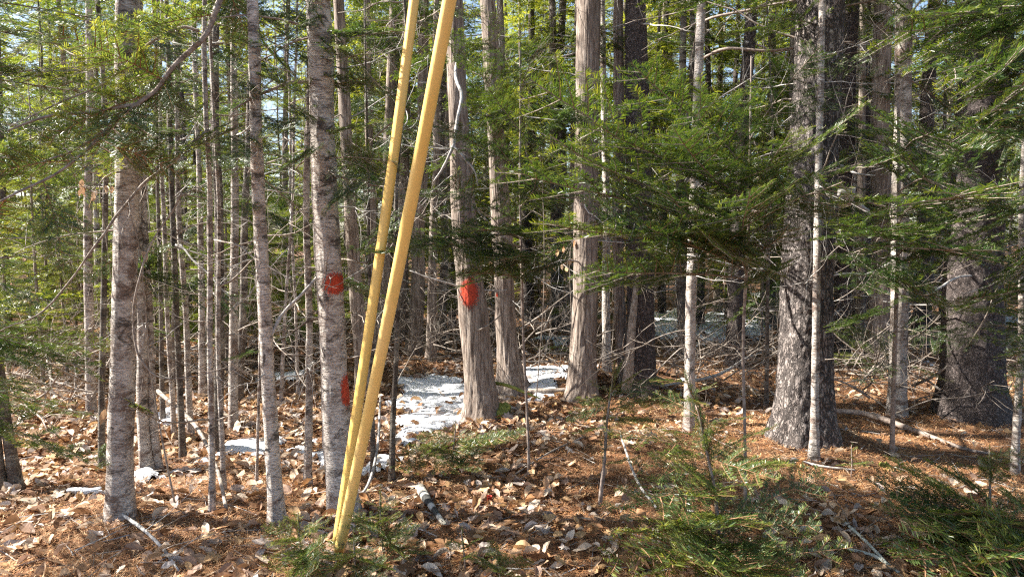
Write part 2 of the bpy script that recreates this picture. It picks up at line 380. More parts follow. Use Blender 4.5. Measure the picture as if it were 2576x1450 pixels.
SHAFTS += [hit(x, y)[:] for x, y in [(1350, 1200), (1250, 1240), (1450, 1060), (1150, 1300), (600, 1200), (420, 1250), (150, 1150), (700, 1080), (2150, 1200), (2250, 990), (1080, 1000), (1050, 1060), (1120, 970), (1380, 960), (1620, 1040), (1700, 820), (1850, 820), (1050, 1250), (300, 1400), (2050, 1120)]]
SHAFTS = np.array(SHAFTS)
def shades(pts, r):
    for q in pts:
        d = np.array(q)-SHAFTS; t_ = d @ np.array(SDIR); e = d-t_[:, None]*np.array(SDIR)
        if ((t_ > .25) & ((e*e).sum(1) < r*r)).any(): return True
    return False

# ------------------------------------------------------------------ trunks
class Tree:
    def __init__(s, name, ctrl, label, bark, group=None, cat='tree', height=10., main=False, Y=None, flare=.25, disp=None, dy=0.):
        """ctrl: picture points (x, y, width) from the foot upward; the stem stands at the depth of its foot"""
        P0 = hit(ctrl[0][0], ctrl[0][1]) if Y is None else at(ctrl[0][0], ctrl[0][1], Y)
        s.Y = P0.y; s.base = P0; pts = []; rad = []
        for i, (x, y, w) in enumerate(ctrl):
            p = at(x, y, P0.y) if i else P0; pts.append(p); rad.append(w/2/F*P0.y*1.0)
        ptz = [p.z for p in pts]
        top = pts[-1]; lean = Vector((0, 0, 1))
        if len(pts) > 1: lean = (pts[-1]-pts[0]); lean = Vector((lean.x/max(lean.z, .1)*.6, lean.y, 1))
        hgt = max(height, top.z+.3)
        fine = min(top.z, hgt)
        pts = [pts[0]+Vector((0, 0, -.18))]+pts; rad = [rad[0]]+rad
        if hgt > top.z+.5:
            for k in (.33, .66, 1.):
                zz = (hgt-top.z)*k; pts.append(top+lean*zz+Vector((U(-.05, .05), U(-.05, .05), 0))); rad.append(max(.006, rad[len(ctrl)]*(1-k*.93)))
        s.z = np.array([p.z for p in pts]); s.p = np.array([p[:] for p in pts]); s.r = np.array(rad)
        R0 = max(rad[:3]); ds = .022 if main else max(.05, R0*.8)
        zs = np.concatenate([np.arange(s.z[0], fine, ds), np.linspace(fine, s.z[-1], 14)]) if hgt > top.z+.5 else np.arange(s.z[0], s.z[-1]+ds, ds)
        k = int(np.clip(R0*2*math.pi/(.007 if main else .02), 8, 96))
        cx, cyy, rr = np.interp(zs, s.z, s.p[:, 0]), np.interp(zs, s.z, s.p[:, 1]), np.interp(zs, s.z, s.r)
        wob = .012 if main else .02
        cx = cx+wob*vnoise(zs*1.1, P0.x*9, 1)*np.clip(zs-P0.z, 0, 1); cyy = cyy+wob*vnoise(zs*1.1, P0.x*7, 5)*np.clip(zs-P0.z, 0, 1)
        s.zs, s.cx, s.cy, s.rr = zs, cx, cyy, rr
        th = np.arange(k)/k*2*np.pi; hh = np.clip(zs-P0.z, -.1, 9)
        lob = 1+.5*np.cos(th*(4 if R0 < .15 else 5)+P0.x*5)[None]*.6
        fl = 1+flare*np.exp(-hh/(.10+R0*.5))[:, None]*lob
        Rg = rr[:, None]*fl; TH = np.broadcast_to(th, Rg.shape); Z = np.broadcast_to(zs[:, None], Rg.shape)
        xx, yy = np.cos(TH)*Rg, np.sin(TH)*Rg
        if disp == 'strip':
            q = fbm(xx*42+.8*vnoise(xx*8, yy*8, Z*2), yy*42, Z*2.6, 3); dsp = .0055*np.abs(q)+.004*fbm(xx*90, yy*90, Z*9, 2)-.003; dsp = dsp+.010*fbm(xx*9, yy*9, Z*1.2, 2)
        elif disp == 'scale':
            q = fbm(xx*38, yy*38, Z*17, 3); dsp = .006*np.sign(q)*np.abs(q)**.6+.010*fbm(xx*7, yy*7, Z*1.5, 2)
        elif disp == 'ridge':
            q = fbm(xx*26, yy*26, Z*8, 3); dsp = .012*(np.abs(q)-.3)+.006*fbm(xx*70, yy*70, Z*30, 2)+.012*fbm(xx*5, yy*5, Z*1.2, 2)
        else:
            dsp = .05*R0*fbm(np.cos(TH)*2, np.sin(TH)*2, Z*5, 3)+.0012*fbm(xx*60, yy*60, Z*110, 2)+.002*vnoise(xx*6, yy*6, Z*22)
        Rg = Rg+dsp*np.clip(rr/R0*1.2, 0, 1)[:, None]
        v = np.stack([cx[:, None]+np.cos(TH)*Rg-P0.x, cyy[:, None]+np.sin(TH)*Rg-P0.y, Z-P0.z], -1).reshape(-1, 3)
        n = len(zs); i = np.arange(n-1)[:, None]*k; j = np.arange(k)[None]; j2 = (j+1) % k
        f = np.stack([i+j, i+j2, i+k+j2, i+k+j], -1).reshape(-1, 4)
        s.root = thing(name, P0, label, cat, group)
        s.trunk = link('trunk' if cat == 'tree' else 'stem', mesh_np('trunk', v, f, [bark], smooth=True), s.root)
    def c(s, z): return Vector((float(np.interp(z, s.zs, s.cx)), float(np.interp(z, s.zs, s.cy)), z))
    def r_(s, z): return float(np.interp(z, s.zs, s.rr))
    def z_at(s, py): return at(W/2, py, s.Y).z
    def dead(s, n, z0, z1, l0, l1, el=(-.5, .45), thick=1.):
        for _ in range(int(n*1.4)):
            z = U(z0, z1); a = U(0, 6.283); put_dead(s.root, s.c(z), (math.cos(a), math.sin(a), U(*el)), U(l0, l1), thick=thick*U(1., 1.7))
    def boughs(s, n, z0, z1, l0, l1, kind, el=(-.5, .1), az=None):
        for _ in range(n):
            for _try in range(14):
                z = U(z0, z1); a = U(0, 6.283) if az is None else U(*az); l = U(l0, l1); d = Vector((math.cos(a), math.sin(a), U(*el))).normalized(); p = s.c(z)
                if not shades([p+d*l*k_ for k_ in (.3, .6, .9)], .2+.16*l): break
            else: continue
            put_bough(s.root, p, p+d*l, kind)
    def crown(s, z0, z1, rad=1., lib=None):
        lib = lib or CROWN_HI; me = lib[int(RNG.integers(len(lib)))]; hz = 7. if lib is CROWN_HI else 11.5; p = s.c(z0)
        return link('crown', me, s.root, Matrix.Translation(p) @ Matrix.Rotation(U(0, 6.28), 4, 'Z') @ Matrix.Diagonal((rad, rad, (z1-z0)/hz, 1)))
    def limb(s, pts, name='limb', bark='limb_bark', parent=None, n=26):
        """pts: (x, y, depth, width) in the picture"""
        q = np.array([at(x, y, Y)[:] for x, y, Y, w in pts]); r = np.array([w/2/F*Y for x, y, Y, w in pts])
        P = spline(q, n); R = np.interp(np.linspace(0, 1, n), np.linspace(0, 1, len(r)), r)
        P = P+.006*np.stack([vnoise(P[:, 0]*9, P[:, 2]*9, i*7) for i in range(3)], -1)*1.0
        v, f = tube(P, R*(1+.15*vnoise(np.arange(n)*.9, 3, P[:, 0]*4)), 7)
        o = link(name, mesh_np(name, v-np.array(s.base), f, [bark], smooth=True), s.root); s.lastP = P; return o

# ------------------------------------------------------------------ ground
m, n, p = mat('forest_floor'); c = objco(n)
f1 = noise(n, c, 55, 6, .7); f2 = noise(n, c, 2.2, 4, .6); f3 = noise(n, c, 160, 3, .6)
col = ramp(n, mix(n, .4, f1, f3), [(.33, (.045, .022, .012)), (.47, (.17, .075, .032)), (.58, (.30, .15, .07)), (.72, (.42, .27, .16))])
col = mix(n, ramp(n, f2, [(.45, 0.), (.68, .6)]), col, (.12, .065, .038))
n.links.new(col, p.inputs['Base Color']); p.inputs['Roughness'].default_value = .95; bump(n, p, mix(n, .5, f1, f3), .03); M['forest_floor'] = m
def axis(parts): return np.unique(np.concatenate([np.arange(a, b, s) for a, b, s in parts]).round(4))
gxs = axis([(-150, -20, 10), (-20, -8, .6), (-8, 8, .075), (8, 20, .6), (20, 151, 10)]); gys = axis([(-60, -2, 6), (-2, 2, .4), (2, 9, .075), (9, 16, .2), (16, 40, 1.), (40, 201, 10)])
X, Yg = np.meshgrid(gxs, gys); Z = ground(X, Yg); nx, ny = len(gxs), len(gys)
i = np.arange(ny-1)[:, None]*nx+np.arange(nx-1)[None]
gme = mesh_np('ground', np.stack([X, Yg, Z], -1).reshape(-1, 3), np.stack([i, i+1, i+nx+1, i+nx], -1).reshape(-1, 4), ['forest_floor'], smooth=True)
GROUND = link('ground', gme); tag(GROUND, 'forest floor of brown needles and leaf mould', kind='structure')

# ------------------------------------------------------------------ snow
m, n, p = mat('snow'); c = objco(n); f1 = noise(n, c, 30, 5, .6); f2 = noise(n, c, 7, 4, .7)
col = mix(n, ramp(n, f2, [(.52, 0.), (.75, .35)]), (.82, .84, .88), (.55, .50, .46)); sp_ = ramp(n, noise(n, c, 55, 3, .6), [(.70, 0.), (.74, .8)])
col = mix(n, sp_, col, (.20, .12, .07))
n.links.new(col, p.inputs['Base Color']); p.inputs['Roughness'].default_value = .6; bump(n, p, f1, .03); M['snow'] = m
SNOW = []
def snow(poly, label, thick=.05, th=.0, seed=0):
    """poly: list of picture points outlining the patch"""
    P = np.array([hit(x, y)[:2] for x, y in poly]); ctr = P.mean(0)
    x0, y0 = P.min(0)-.25; x1, y1 = P.max(0)+.25; s = .03 if y0 < 9 else .07
    xs, ys = np.arange(x0, x1, s), np.arange(y0, y1, s); Xs, Ys = np.meshgrid(xs, ys)
    dist = np.full(Xs.shape, 1e9); inside = np.zeros(Xs.shape, bool)
    for a, b in zip(P, np.roll(P, -1, 0)):
        e = b-a; t = np.clip(((Xs-a[0])*e[0]+(Ys-a[1])*e[1])/(e@e), 0, 1); dist = np.minimum(dist, np.hypot(Xs-a[0]-t*e[0], Ys-a[1]-t*e[1]))
        cr = ((a[1] > Ys) != (b[1] > Ys)) & (Xs < (b[0]-a[0])*(Ys-a[1])/(b[1]-a[1]+1e-12)+a[0]); inside ^= cr
    sd = np.where(inside, dist, -dist)+.15*fbm(Xs*3.2+seed, Ys*3.2, seed, 3)+.07*fbm(Xs*12, Ys*12, seed, 2)-.02
    hgt = np.where(sd > 0, thick*np.clip(sd/.14, 0, 1)**.6, sd*.5)+.010*fbm(Xs*11, Ys*11, 2, 2)*np.clip(sd/.1, 0, 1)
    Zs = ground(Xs, Ys)+hgt-.004; ok = sd > -.02
    nx_ = len(xs); i = np.arange(len(ys)-1)[:, None]*nx_+np.arange(nx_-1)[None]
    q = np.stack([i, i+1, i+nx_+1, i+nx_], -1).reshape(-1, 4); q = q[ok.ravel()[q].all(1)]
    if not len(q): return
    C = Vector((ctr[0], ctr[1], g1(*ctr))); us, inv = np.unique(q, return_inverse=True)
    v = np.stack([Xs, Ys, Zs], -1).reshape(-1, 3)[us]-np.array(C)
    o = link('snow_patch', mesh_np('snow_patch', v, inv.reshape(-1, 4), ['snow'], smooth=True)); o.location = C
    tag(o, label, 'snow', 'melting snow patches on the forest floor'); SNOW.append((xs, ys, np.where(ok & (hgt > .008), hgt, 0)))
snow([(985, 960), (1100, 945), (1190, 950), (1190, 1075), (1100, 1090), (1040, 1130), (960, 1150), (985, 1060)], 'widest snow patch, at the foot of the red-marked cedar', .06, seed=1)
snow([(1310, 930), (1430, 930), (1425, 985), (1330, 1020), (1290, 990)], 'snow lying between the paired cedars and the tall grey cedar', .05, seed=2)
snow([(575, 1120), (680, 1090), (820, 1110), (815, 1165), (720, 1150), (570, 1140)], 'ragged snow strip behind the pale fir with bare lower stem', .05, seed=3)
snow([(420, 1180), (480, 1155), (560, 1145), (540, 1170), (450, 1185)], 'thin flat snow sheet among the slender dark stems', .03, seed=4)
snow([(325, 1195), (380, 1187), (420, 1202), (380, 1222), (330, 1222)], 'small rounded snow lump beside the thick lichen-covered fir', .06, seed=5)
snow([(160, 1235), (260, 1225), (260, 1245), (180, 1248)], 'sliver of snow in the leaves by the leaning dark stem', .03, seed=6)
snow([(370, 1050), (450, 1010), (480, 1030), (460, 1075), (370, 1085)], 'broken snow behind the thicket of thin stems', .05, seed=7)
snow([(1625, 790), (1720, 780), (1790, 815), (1750, 860), (1640, 850)], 'far snow patch behind the dark spruce pair', .08, seed=8)
snow([(1750, 800), (1880, 770), (1945, 805), (1930, 860), (1760, 875)], 'long bluish snowbank under the brush beside the ridged trunk', .1, seed=9)
snow([(1865, 745), (1945, 735), (1950, 768), (1870, 775)], 'bright distant snow block beyond the brush', .12, seed=10)
snow([(2300, 900), (2365, 900), (2370, 925), (2320, 930)], 'small snow scrap beside the great dark spruce', .04, seed=11)
snow([(2520, 800), (2575, 795), (2600, 815), (2530, 820)], 'snow showing past the great dark spruce', .06, seed=12)
snow([(1690, 960), (1760, 945), (1790, 965), (1700, 985)], 'snow crumbs near the white-barked slim fir', .03, seed=13)
snow([(880, 1160), (960, 1120), (1040, 1140), (1010, 1180), (900, 1190)], 'thin snow crust behind the yellow guy guards', .035, seed=14)
snow([(1360, 850), (1440, 845), (1430, 870), (1370, 875)], 'snow glimpse behind the tall grey cedar', .05, seed=15)
snow([(690, 760+180), (780, 930), (790, 960), (700, 970)], 'faint snow beneath the fallen dark log', .04, seed=16)
def snow_hs(x, y):
    x, y = np.asarray(x, float), np.asarray(y, float); h = np.zeros(x.shape)
    for xs, ys, hh in SNOW:
        ins = (x > xs[0]) & (x < xs[-1]) & (y > ys[0]) & (y < ys[-1])
        h[ins] = np.maximum(h[ins], hh[np.clip(((y[ins]-ys[0])/(ys[1]-ys[0])).astype(int), 0, len(ys)-1), np.clip(((x[ins]-xs[0])/(xs[1]-xs[0])).astype(int), 0, len(xs)-1)])
    return h
def snow_h(x, y): return float(snow_hs(np.array([x]), np.array([y]))[0])

# ------------------------------------------------------------------ the trees one can tell apart
T = {}
def tree(key, *a, **k): T[key] = Tree(*a, **k); return T[key]
tree('A', 'fir_tree', [(303, 1296, 66), (302, 1150, 60), (308, 900, 58), (312, 600, 56), (318, 300, 54), (320, 0, 52)], 'thick lichen-covered fir with dark knots and a snow lump at its foot', 'fir_bark', height=11, main=True)
tree('B', 'fir_tree', [(697, 1312, 40), (685, 1150, 36), (670, 900, 34), (660, 600, 33), (645, 300, 30), (633, 0, 28)], 'slim pale fir with a bare stem leaning beside the thicket', 'fir_bark_pale', height=10.5, main=True)
tree('C', 'fir_tree', [(865, 1290, 76), (848, 1100, 70), (838, 850, 66), (826, 600, 64), (810, 300, 62), (796, 0, 60)], 'pale ringed fir trunk with two red paint marks by the yellow guards', 'fir_bark_pale', height=12, main=True)
tree('D', 'cedar_tree', [(1213, 1046, 78), (1205, 950, 74), (1192, 800, 76), (1180, 680, 68), (1165, 500, 60), (1150, 250, 46), (1143, 0, 40)], 'leaning cedar with stringy bark and one red paint mark', 'cedar_bark', height=11, main=True, disp='strip', flare=.35)
tree('E', 'cedar_tree', [(1290, 985, 62), (1278, 900, 54), (1271, 816, 52), (1266, 600, 50), (1245, 300, 42), (1225, 0, 36)], 'smooth-stripped cedar standing close behind the red-marked cedar', 'cedar_bark', height=11, main=True, disp='strip', flare=.7)
tree('F', 'cedar_tree', [(1463, 985, 72), (1466, 850, 66), (1474, 600, 60), (1478, 300, 57), (1480, 0, 54)], 'tall straight grey cedar, the brightest stringy trunk', 'cedar_bark', height=13, main=True, disp='strip', flare=.3)
tree('G', 'cedar_tree', [(1572, 960, 32), (1562, 850, 30), (1555, 650, 27), (1552, 450, 26), (1556, 0, 22)], 'thin peeling cedar pressed against the dark spruce', 'cedar_bark', height=10, main=True, disp='strip')
tree('H', 'spruce_tree', [(1608, 985, 80), (1611, 880, 68), (1611, 700, 66), (1606, 480, 62), (1602, 200, 54), (1600, 0, 50)], 'dark scaly spruce with a peeled bark plate at its foot, coloured as sunlit', 'spruce_bark', height=13, main=True, disp='scale')
tree('I', 'fir_tree', [(1732, 1086, 27), (1735, 980, 27), (1740, 700, 26), (1743, 500, 25), (1755, 213, 22), (1763, 0, 21)], 'slim white-barked fir with dark rings and a low curved limb', 'fir_bark_pale', height=9, main=True)
tree('L', 'hemlock_tree', [(2020, 1082, 140), (2025, 950, 132), (2032, 700, 122), (2044, 450, 114), (2056, 200, 108), (2066, 0, 104)], 'huge hemlock trunk with deeply ridged grey bark', 'hemlock_bark', height=15, main=True, disp='ridge', flare=.22)
tree('M', 'maple_sapling', [(2048, 1104, 20), (2052, 900, 19), (2058, 600, 18), (2064, 300, 17), (2070, 0, 16)], Y=T['L'].Y-T['L'].r_(.3)-.16, label='slender pale sapling stem rising before the ridged hemlock', bark='fir_bark', height=7, main=True, disp='x')
tree('N', 'fir_tree', [(2113, 890, 42), (2117, 800, 39), (2120, 550, 36), (2135, 200, 32), (2142, 0, 30)], 'speckled fir just behind the ridged hemlock', 'spruce_bark', height=12, main=True, disp='scale')
tree('O', 'fir_tree', [(2255, 1042, 46), (2258, 950, 42), (2263, 700, 40), (2268, 300, 38), (2270, 0, 38)], 'mid-sized mottled fir half hidden by boughs between the two giants', 'fir_bark', height=12, main=True)
tree('P', 'spruce_tree', [(2443, 1045, 158), (2443, 950, 140), (2444, 750, 132), (2462, 450, 116), (2480, 200, 106), (2496, 0, 100)], 'great dark spruce trunk with scaly bark and one sunlit edge', 'spruce_bark', height=15, main=True, disp='scale', flare=.2)
tree('Q', 'fir_tree', [(2552, 1190, 20), (2560, 1050, 18), (2568, 900, 17), (2575, 600, 15), (2580, 300, 14)], 'thin crooked grey sapling beside the great dark spruce', 'fir_bark', height=5)
GT = 'slender stems of the sunlit thicket'
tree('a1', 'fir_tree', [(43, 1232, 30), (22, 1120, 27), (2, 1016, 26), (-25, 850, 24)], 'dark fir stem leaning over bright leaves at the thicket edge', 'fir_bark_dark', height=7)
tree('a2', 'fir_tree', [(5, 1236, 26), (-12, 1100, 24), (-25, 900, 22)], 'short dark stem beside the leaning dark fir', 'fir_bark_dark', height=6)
tree('a3', 'fir_tree', [(370, 1184, 30), (358, 1050, 27), (352, 800, 25), (350, 400, 23), (345, 100, 21)], 'fir stem hugging the back of the thick lichen-covered fir', 'fir_bark', height=9)
tree('a4', 'fir_tree', [(397, 1180, 24), (384, 1050, 20), (372, 800, 19), (366, 500, 18), (360, 200, 16)], 'thin fir in front of the flat snow sheet', 'fir_bark', height=9)
thin = [(438, 1103, 14, 425, 800, 405, 400), (460, 1153, 18, 447, 850, 425, 300), (480, 1096, 17, 465, 800, 448, 300), (533, 1293, 18, 530, 1000, 520, 300), (547, 1136, 27, 552, 850, 540, 300),
        (563, 1236, 14, 552, 950, 545, 500), (587, 1075, 24, 592, 800, 590, 300), (600, 1013, 22, 610, 800, 625, 400), (645, 1213, 8, 648, 900, 640, 500), (707, 1013, 10, 715, 800, 735, 450),
        (257, 1184, 18, 255, 900, 262, 400), (510, 1000, 18, 505, 750, 500, 400), (520, 960, 16, 525, 700, 530, 300), (410, 1060, 13, 405, 850, 395, 500), (750, 1000, 9, 742, 800, 730, 500), (230, 1040, 24, 225, 700, 228, 250)]
for q, (x, y, w, x2, y2, x3, y3) in enumerate(thin):
    tree('t%d' % q, 'fir_tree', [(x, y, w), (x2, y2, w*.88), (x3, y3, w*.74)], 'slender lichen-flecked stem standing in the sunlit thicket', ['fir_bark', 'fir_bark_dark', 'fir_bark'][q % 3], group=GT, height=U(6, 8.5))
tree('t_c', 'fir_tree', [(773, 1223, 21), (776, 1000, 19), (778, 600, 17), (776, 250, 15)], 'thin mossy-footed fir just beside the red-marked pale trunk', 'fir_bark', height=8)
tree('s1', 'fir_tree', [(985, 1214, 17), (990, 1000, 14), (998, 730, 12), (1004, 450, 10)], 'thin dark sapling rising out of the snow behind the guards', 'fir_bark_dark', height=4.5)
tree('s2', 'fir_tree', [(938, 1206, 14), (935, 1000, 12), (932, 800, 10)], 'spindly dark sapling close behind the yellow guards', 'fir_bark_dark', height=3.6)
GC = 'dark cedars standing behind the yellow guards'
for q, cc in enumerate([[(915, 985, 40), (905, 850, 36), (882, 560, 32), (868, 250, 28)], [(1005, 860, 34), (1012, 650, 30), (1020, 300, 24)], [(1040, 885, 40), (1052, 700, 36), (1064, 350, 28)],
                        [(1083, 905, 28), (1088, 700, 22), (1096, 400, 18)], [(945, 930, 24), (938, 700, 22), (930, 300, 18)], [(1112, 850, 20), (1118, 650, 18), (1126, 300, 14)], [(965, 880, 28), (970, 600, 24), (985, 200, 20)]]):
    tree('g%d' % q, 'cedar_tree', cc, 'dark cedar trunk in the clump behind the yellow guards', 'cedar_bark', group=GC, height=11, disp='strip')
tree('h1', 'birch_tree', [(1526, 935, 22), (1525, 700, 20), (1522, 480, 18), (1515, 200, 15)], 'pale birch stem showing between two cedars', 'fir_bark_pale', height=9)
tree('h2', 'fir_tree', [(1716, 900, 24), (1714, 700, 22), (1712, 450, 20), (1716, 100, 16)], 'brown fir just behind the slim white-barked fir', 'fir_bark_dark', height=9)
tree('h3', 'spruce_tree', [(1868, 800, 30), (1864, 650, 28), (1872, 300, 24), (1884, 40, 20)], 'lone dark spruce above the bluish snowbank', 'spruce_bark', height=12)
tree('h4', 'fir_tree', [(1926, 1018, 11), (1930, 800, 10), (1932, 550, 9)], 'finger-thin dark sapling beside the ridged hemlock', 'fir_bark_dark', height=4)
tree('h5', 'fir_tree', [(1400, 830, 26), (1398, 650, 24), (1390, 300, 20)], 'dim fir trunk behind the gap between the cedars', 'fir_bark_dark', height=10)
tree('h6', 'cedar_tree', [(1435, 835, 34), (1440, 650, 30), (1446, 300, 24)], 'shaded cedar partly hidden by the tall grey cedar', 'cedar_bark', height=10, disp='strip')
tree('h7', 'fir_tree', [(2152, 860, 22), (2150, 650, 20), (2150, 200, 18)], 'narrow stem tucked behind the speckled fir', 'fir_bark', height=9)

for k, z0, z1, rd in (('A', 7.4, 11, .6), ('B', 7.2, 10.5, .5), ('C', 8., 12, .6), ('D', 7, 11, .8), ('E', 7.4, 11, .7), ('F', 8, 13, .8), ('H', 7.5, 13, .9), ('I', 6., 9, .6), ('L', 7.5, 15, 1.2), ('N', 6.5, 12, .9), ('O', 6, 12, .9), ('P', 6.5, 15, 1.3)):
    T[k].crown(z0, z1, rd)
for k in T:
    t = T[k]
    if k[0] in 'g' or k in ('t4', 't6', 't11', 't15', 'a3', 'h1', 'h2', 'h3', 'h5', 'h6', 'h7'): t.crown(t.z[-1]-(1.2 if k[0] in 'ta' else 3.6), t.z[-1], .4 if k[0] in 'ta' else .75)
# dead lower branches
for k, nn, z0, z1, l0, l1 in (('A', 14, .6, 3.6, .25, .8), ('B', 12, .7, 3.4, .2, .6), ('C', 16, .5, 3.8, .2, .7), ('D', 12, .8, 4.2, .3, .9), ('E', 10, 1, 4, .3, .9), ('F', 9, 1, 4.4, .3, .9), ('G', 7, .8, 4, .3, .7),
                               ('H', 9, 1, 4.5, .4, 1.), ('I', 13, .4, 3.5, .25, .8), ('L', 12, 1, 4.6, .5, 1.3), ('N', 14, .6, 4.5, .4, 1.1), ('O', 14, .5, 4, .4, 1.2), ('P', 16, .6, 4.5, .5, 1.3), ('M', 5, .6, 3, .2, .6), ('Q', 6, .5, 2, .2, .5)):
    T[k].dead(nn, z0, z1, l0, l1)
for k in T:
    if k[0] == 't' or k[0] in 'as' or k in ('h4',): T[k].dead(7, .5, min(3.4, T[k].z[-1]-.6), .25, .8, el=(-.3, .5))
    if k[0] == 'g': T[k].dead(9, .6, 4, .4, 1.1, el=(-.6, .5))
    if k in ('h1', 'h2', 'h3', 'h5', 'h6', 'h7'): T[k].dead(8, .5, 4, .4, 1.2)
# living boughs on the standing trees
for k, nn, z0, z1, l0, l1, kind in (('A', 2, 2.6, 3.4, .5, .8, 'long1'), ('B', 3, 2., 3.4, .4, .7, 'long1'), ('C', 4, 2.2, 3.6, .4, .8, 'long1'), ('D', 7, 2.2, 4.6, .6, 1.1, 'long1'), ('E', 8, 2.2, 4.8, .6, 1.2, 'long2'),
                                    ('F', 6, 2.8, 5, .6, 1.2, 'long2'), ('H', 6, 2.2, 5, .6, 1.3, 'long2'), ('I', 9, 1.6, 4.6, .5, 1., 'long1'), ('L', 9, 2.2, 5, .8, 1.5, 'long1'), ('N', 12, .9, 5, .6, 1.4, 'long2'),
                                    ('O', 16, .8, 4.6, .6, 1.3, 'long1'), ('P', 12, 1., 5, .8, 1.5, 'long1')):
    T[k].boughs(nn, z0, z1, l0, l1, kind)
for k, nn, z0, z1, l0, l1, kind in (('D', 9, 2.3, 4.6, .4, .9, 'long1'), ('E', 9, 2.3, 4.8, .4, .9, 'long2'), ('F', 9, 2.7, 5, .4, 1., 'long2'), ('G', 7, 2.4, 5, .4, .8, 'long2'), ('H', 10, 2.3, 5, .5, 1.1, 'long2'), ('I', 7, 2., 4.6, .4, .8, 'long1'), ('L', 10, 2.3, 4.8, .5, 1.1, 'long1'),
                                    ('N', 9, 1.6, 5, .5, 1.1, 'long2'), ('O', 9, 1.2, 4.6, .4, 1., 'long1'), ('P', 10, 1.6, 4.8, .5, 1.1, 'long1'), ('C', 6, 2.1, 3.4, .3, .6, 'long1'), ('B', 5, 2., 3.2, .3, .5, 'long1'), ('A', 4, 2.2, 3.4, .3, .6, 'long1'),
                                    ('g0', 7, 1.8, 4.6, .4, .9, 'long2'), ('g1', 7, 1.8, 5, .4, 1., 'long2'), ('g2', 7, 1.8, 5, .4, 1., 'long2'), ('g4', 7, 1.8, 5, .4, 1., 'long2'), ('g6', 7, 1.8, 5, .4, 1., 'long2'), ('h3', 6, 2, 5, .5, 1., 'long2'), ('h6', 7, 2, 5, .5, 1., 'long2'), ('h5', 7, 2, 5, .5, 1., 'long2')):
    T[k].boughs(nn, z0, z1, l0, l1, kind, el=(-.7, .15), az=(-2.7, -.5))
for k in T:
    if k[0] == 't': T[k].boughs(5, 1.3, 3.4, .35, .75, 'long2')
    if k[0] == 'g': T[k].boughs(8, 1.6, 5, .5, 1.1, 'long2')
    if k in ('a1', 'a2', 'a3', 'a4', 's1', 's2', 'h4'): T[k].boughs(7, .7, min(4, T[k].z[-1]), .35, .8, 'long1')
    if k in ('h1', 'h2', 'h3', 'h5', 'h6', 'h7'): T[k].boughs(9, 1.5, 5, .5, 1.2, 'long2')

# red paint blazes: patches of the bark itself, sprayed and ragged at the rim
m, n, p = mat('red_paint'); c = objco(n); a_ = nd(n, 'ShaderNodeAttribute', attribute_name='v')
col = ramp(n, noise(n, c, 45, 5, .7), [(.3, (.22, .022, .008)), (.5, (.52, .045, .012)), (.7, (.64, .09, .03))]); n.links.new(col, p.inputs['Base Color']); p.inputs['Roughness'].default_value = .55
bump(n, p, noise(n, c, 70, 4, .7, (1, 1, .3)), .01)
tr = nd(n, 'ShaderNodeBsdfTransparent'); mx = nd(n, 'ShaderNodeMixShader')
ms = nd(n, 'ShaderNodeMath', operation='ADD'); n.links.new(a_.outputs['Fac'], ms.inputs[0]); n.links.new(noise(n, c, 70, 5, .75), ms.inputs[1])
n.links.new(ramp(n, ms.outputs[0], [(.62, 0.), (.86, 1.)]), mx.inputs[0]); n.links.new(tr.outputs[0], mx.inputs[1]); n.links.new(p.outputs[0], mx.inputs[2]); n.links.new(mx.outputs[0], n.nodes['Material Output'].inputs[0]); M['red_paint'] = m
def blaze(t, px, py, w, h, label):
    me = t.trunk.data; nv = len(me.vertices); co = np.empty(nv*3, np.float32); me.vertices.foreach_get('co', co); co = co.reshape(-1, 3); no = np.empty(nv*3, np.float32); me.vertices.foreach_get('normal', no); no = no.reshape(-1, 3)
    wc = co+np.array(t.base); c_, s_ = math.cos(PITCH), math.sin(PITCH); dz = wc[:, 2]-CAMH; dep = wc[:, 1]*c_-dz*s_
    ctr = at(px, py, t.Y-t.r_(at(px, py, t.Y).z)); sc = t.Y/F
    dx = (wc[:, 0]-ctr.x)/(w/2*sc); dzz = (wc[:, 2]-ctr.z)/(h/2*sc); d = np.hypot(dx, dzz); front = no[:, 1] < .35
    nf = len(me.polygons); q = np.empty(nf*4, np.int32); me.loops.foreach_get('vertex_index', q); q = q.reshape(-1, 4)
    ok = (d < 1.5) & front; q = q[ok[q].all(1)]; us, inv = np.unique(q, return_inverse=True)
    v = co[us]+no[us]*.0025
    o = link('paint_mark', mesh_np('paint_mark', v, inv.reshape(-1, 4), ['red_paint'], attr=np.clip(.75-.5*d[us], -.3, .5), smooth=True), t.root); o['label'] = label
blaze(T['C'], 838, 714, 46, 52, 'round red paint mark at chest height')
blaze(T['C'], 868, 985, 26, 74, 'long faded red paint mark low on the trunk')
blaze(T['D'], 1180, 735, 40, 66, 'oval red paint mark on stringy bark')
blaze(T['E'], 1250, 742, 6, 11, 'small spot of red overspray')

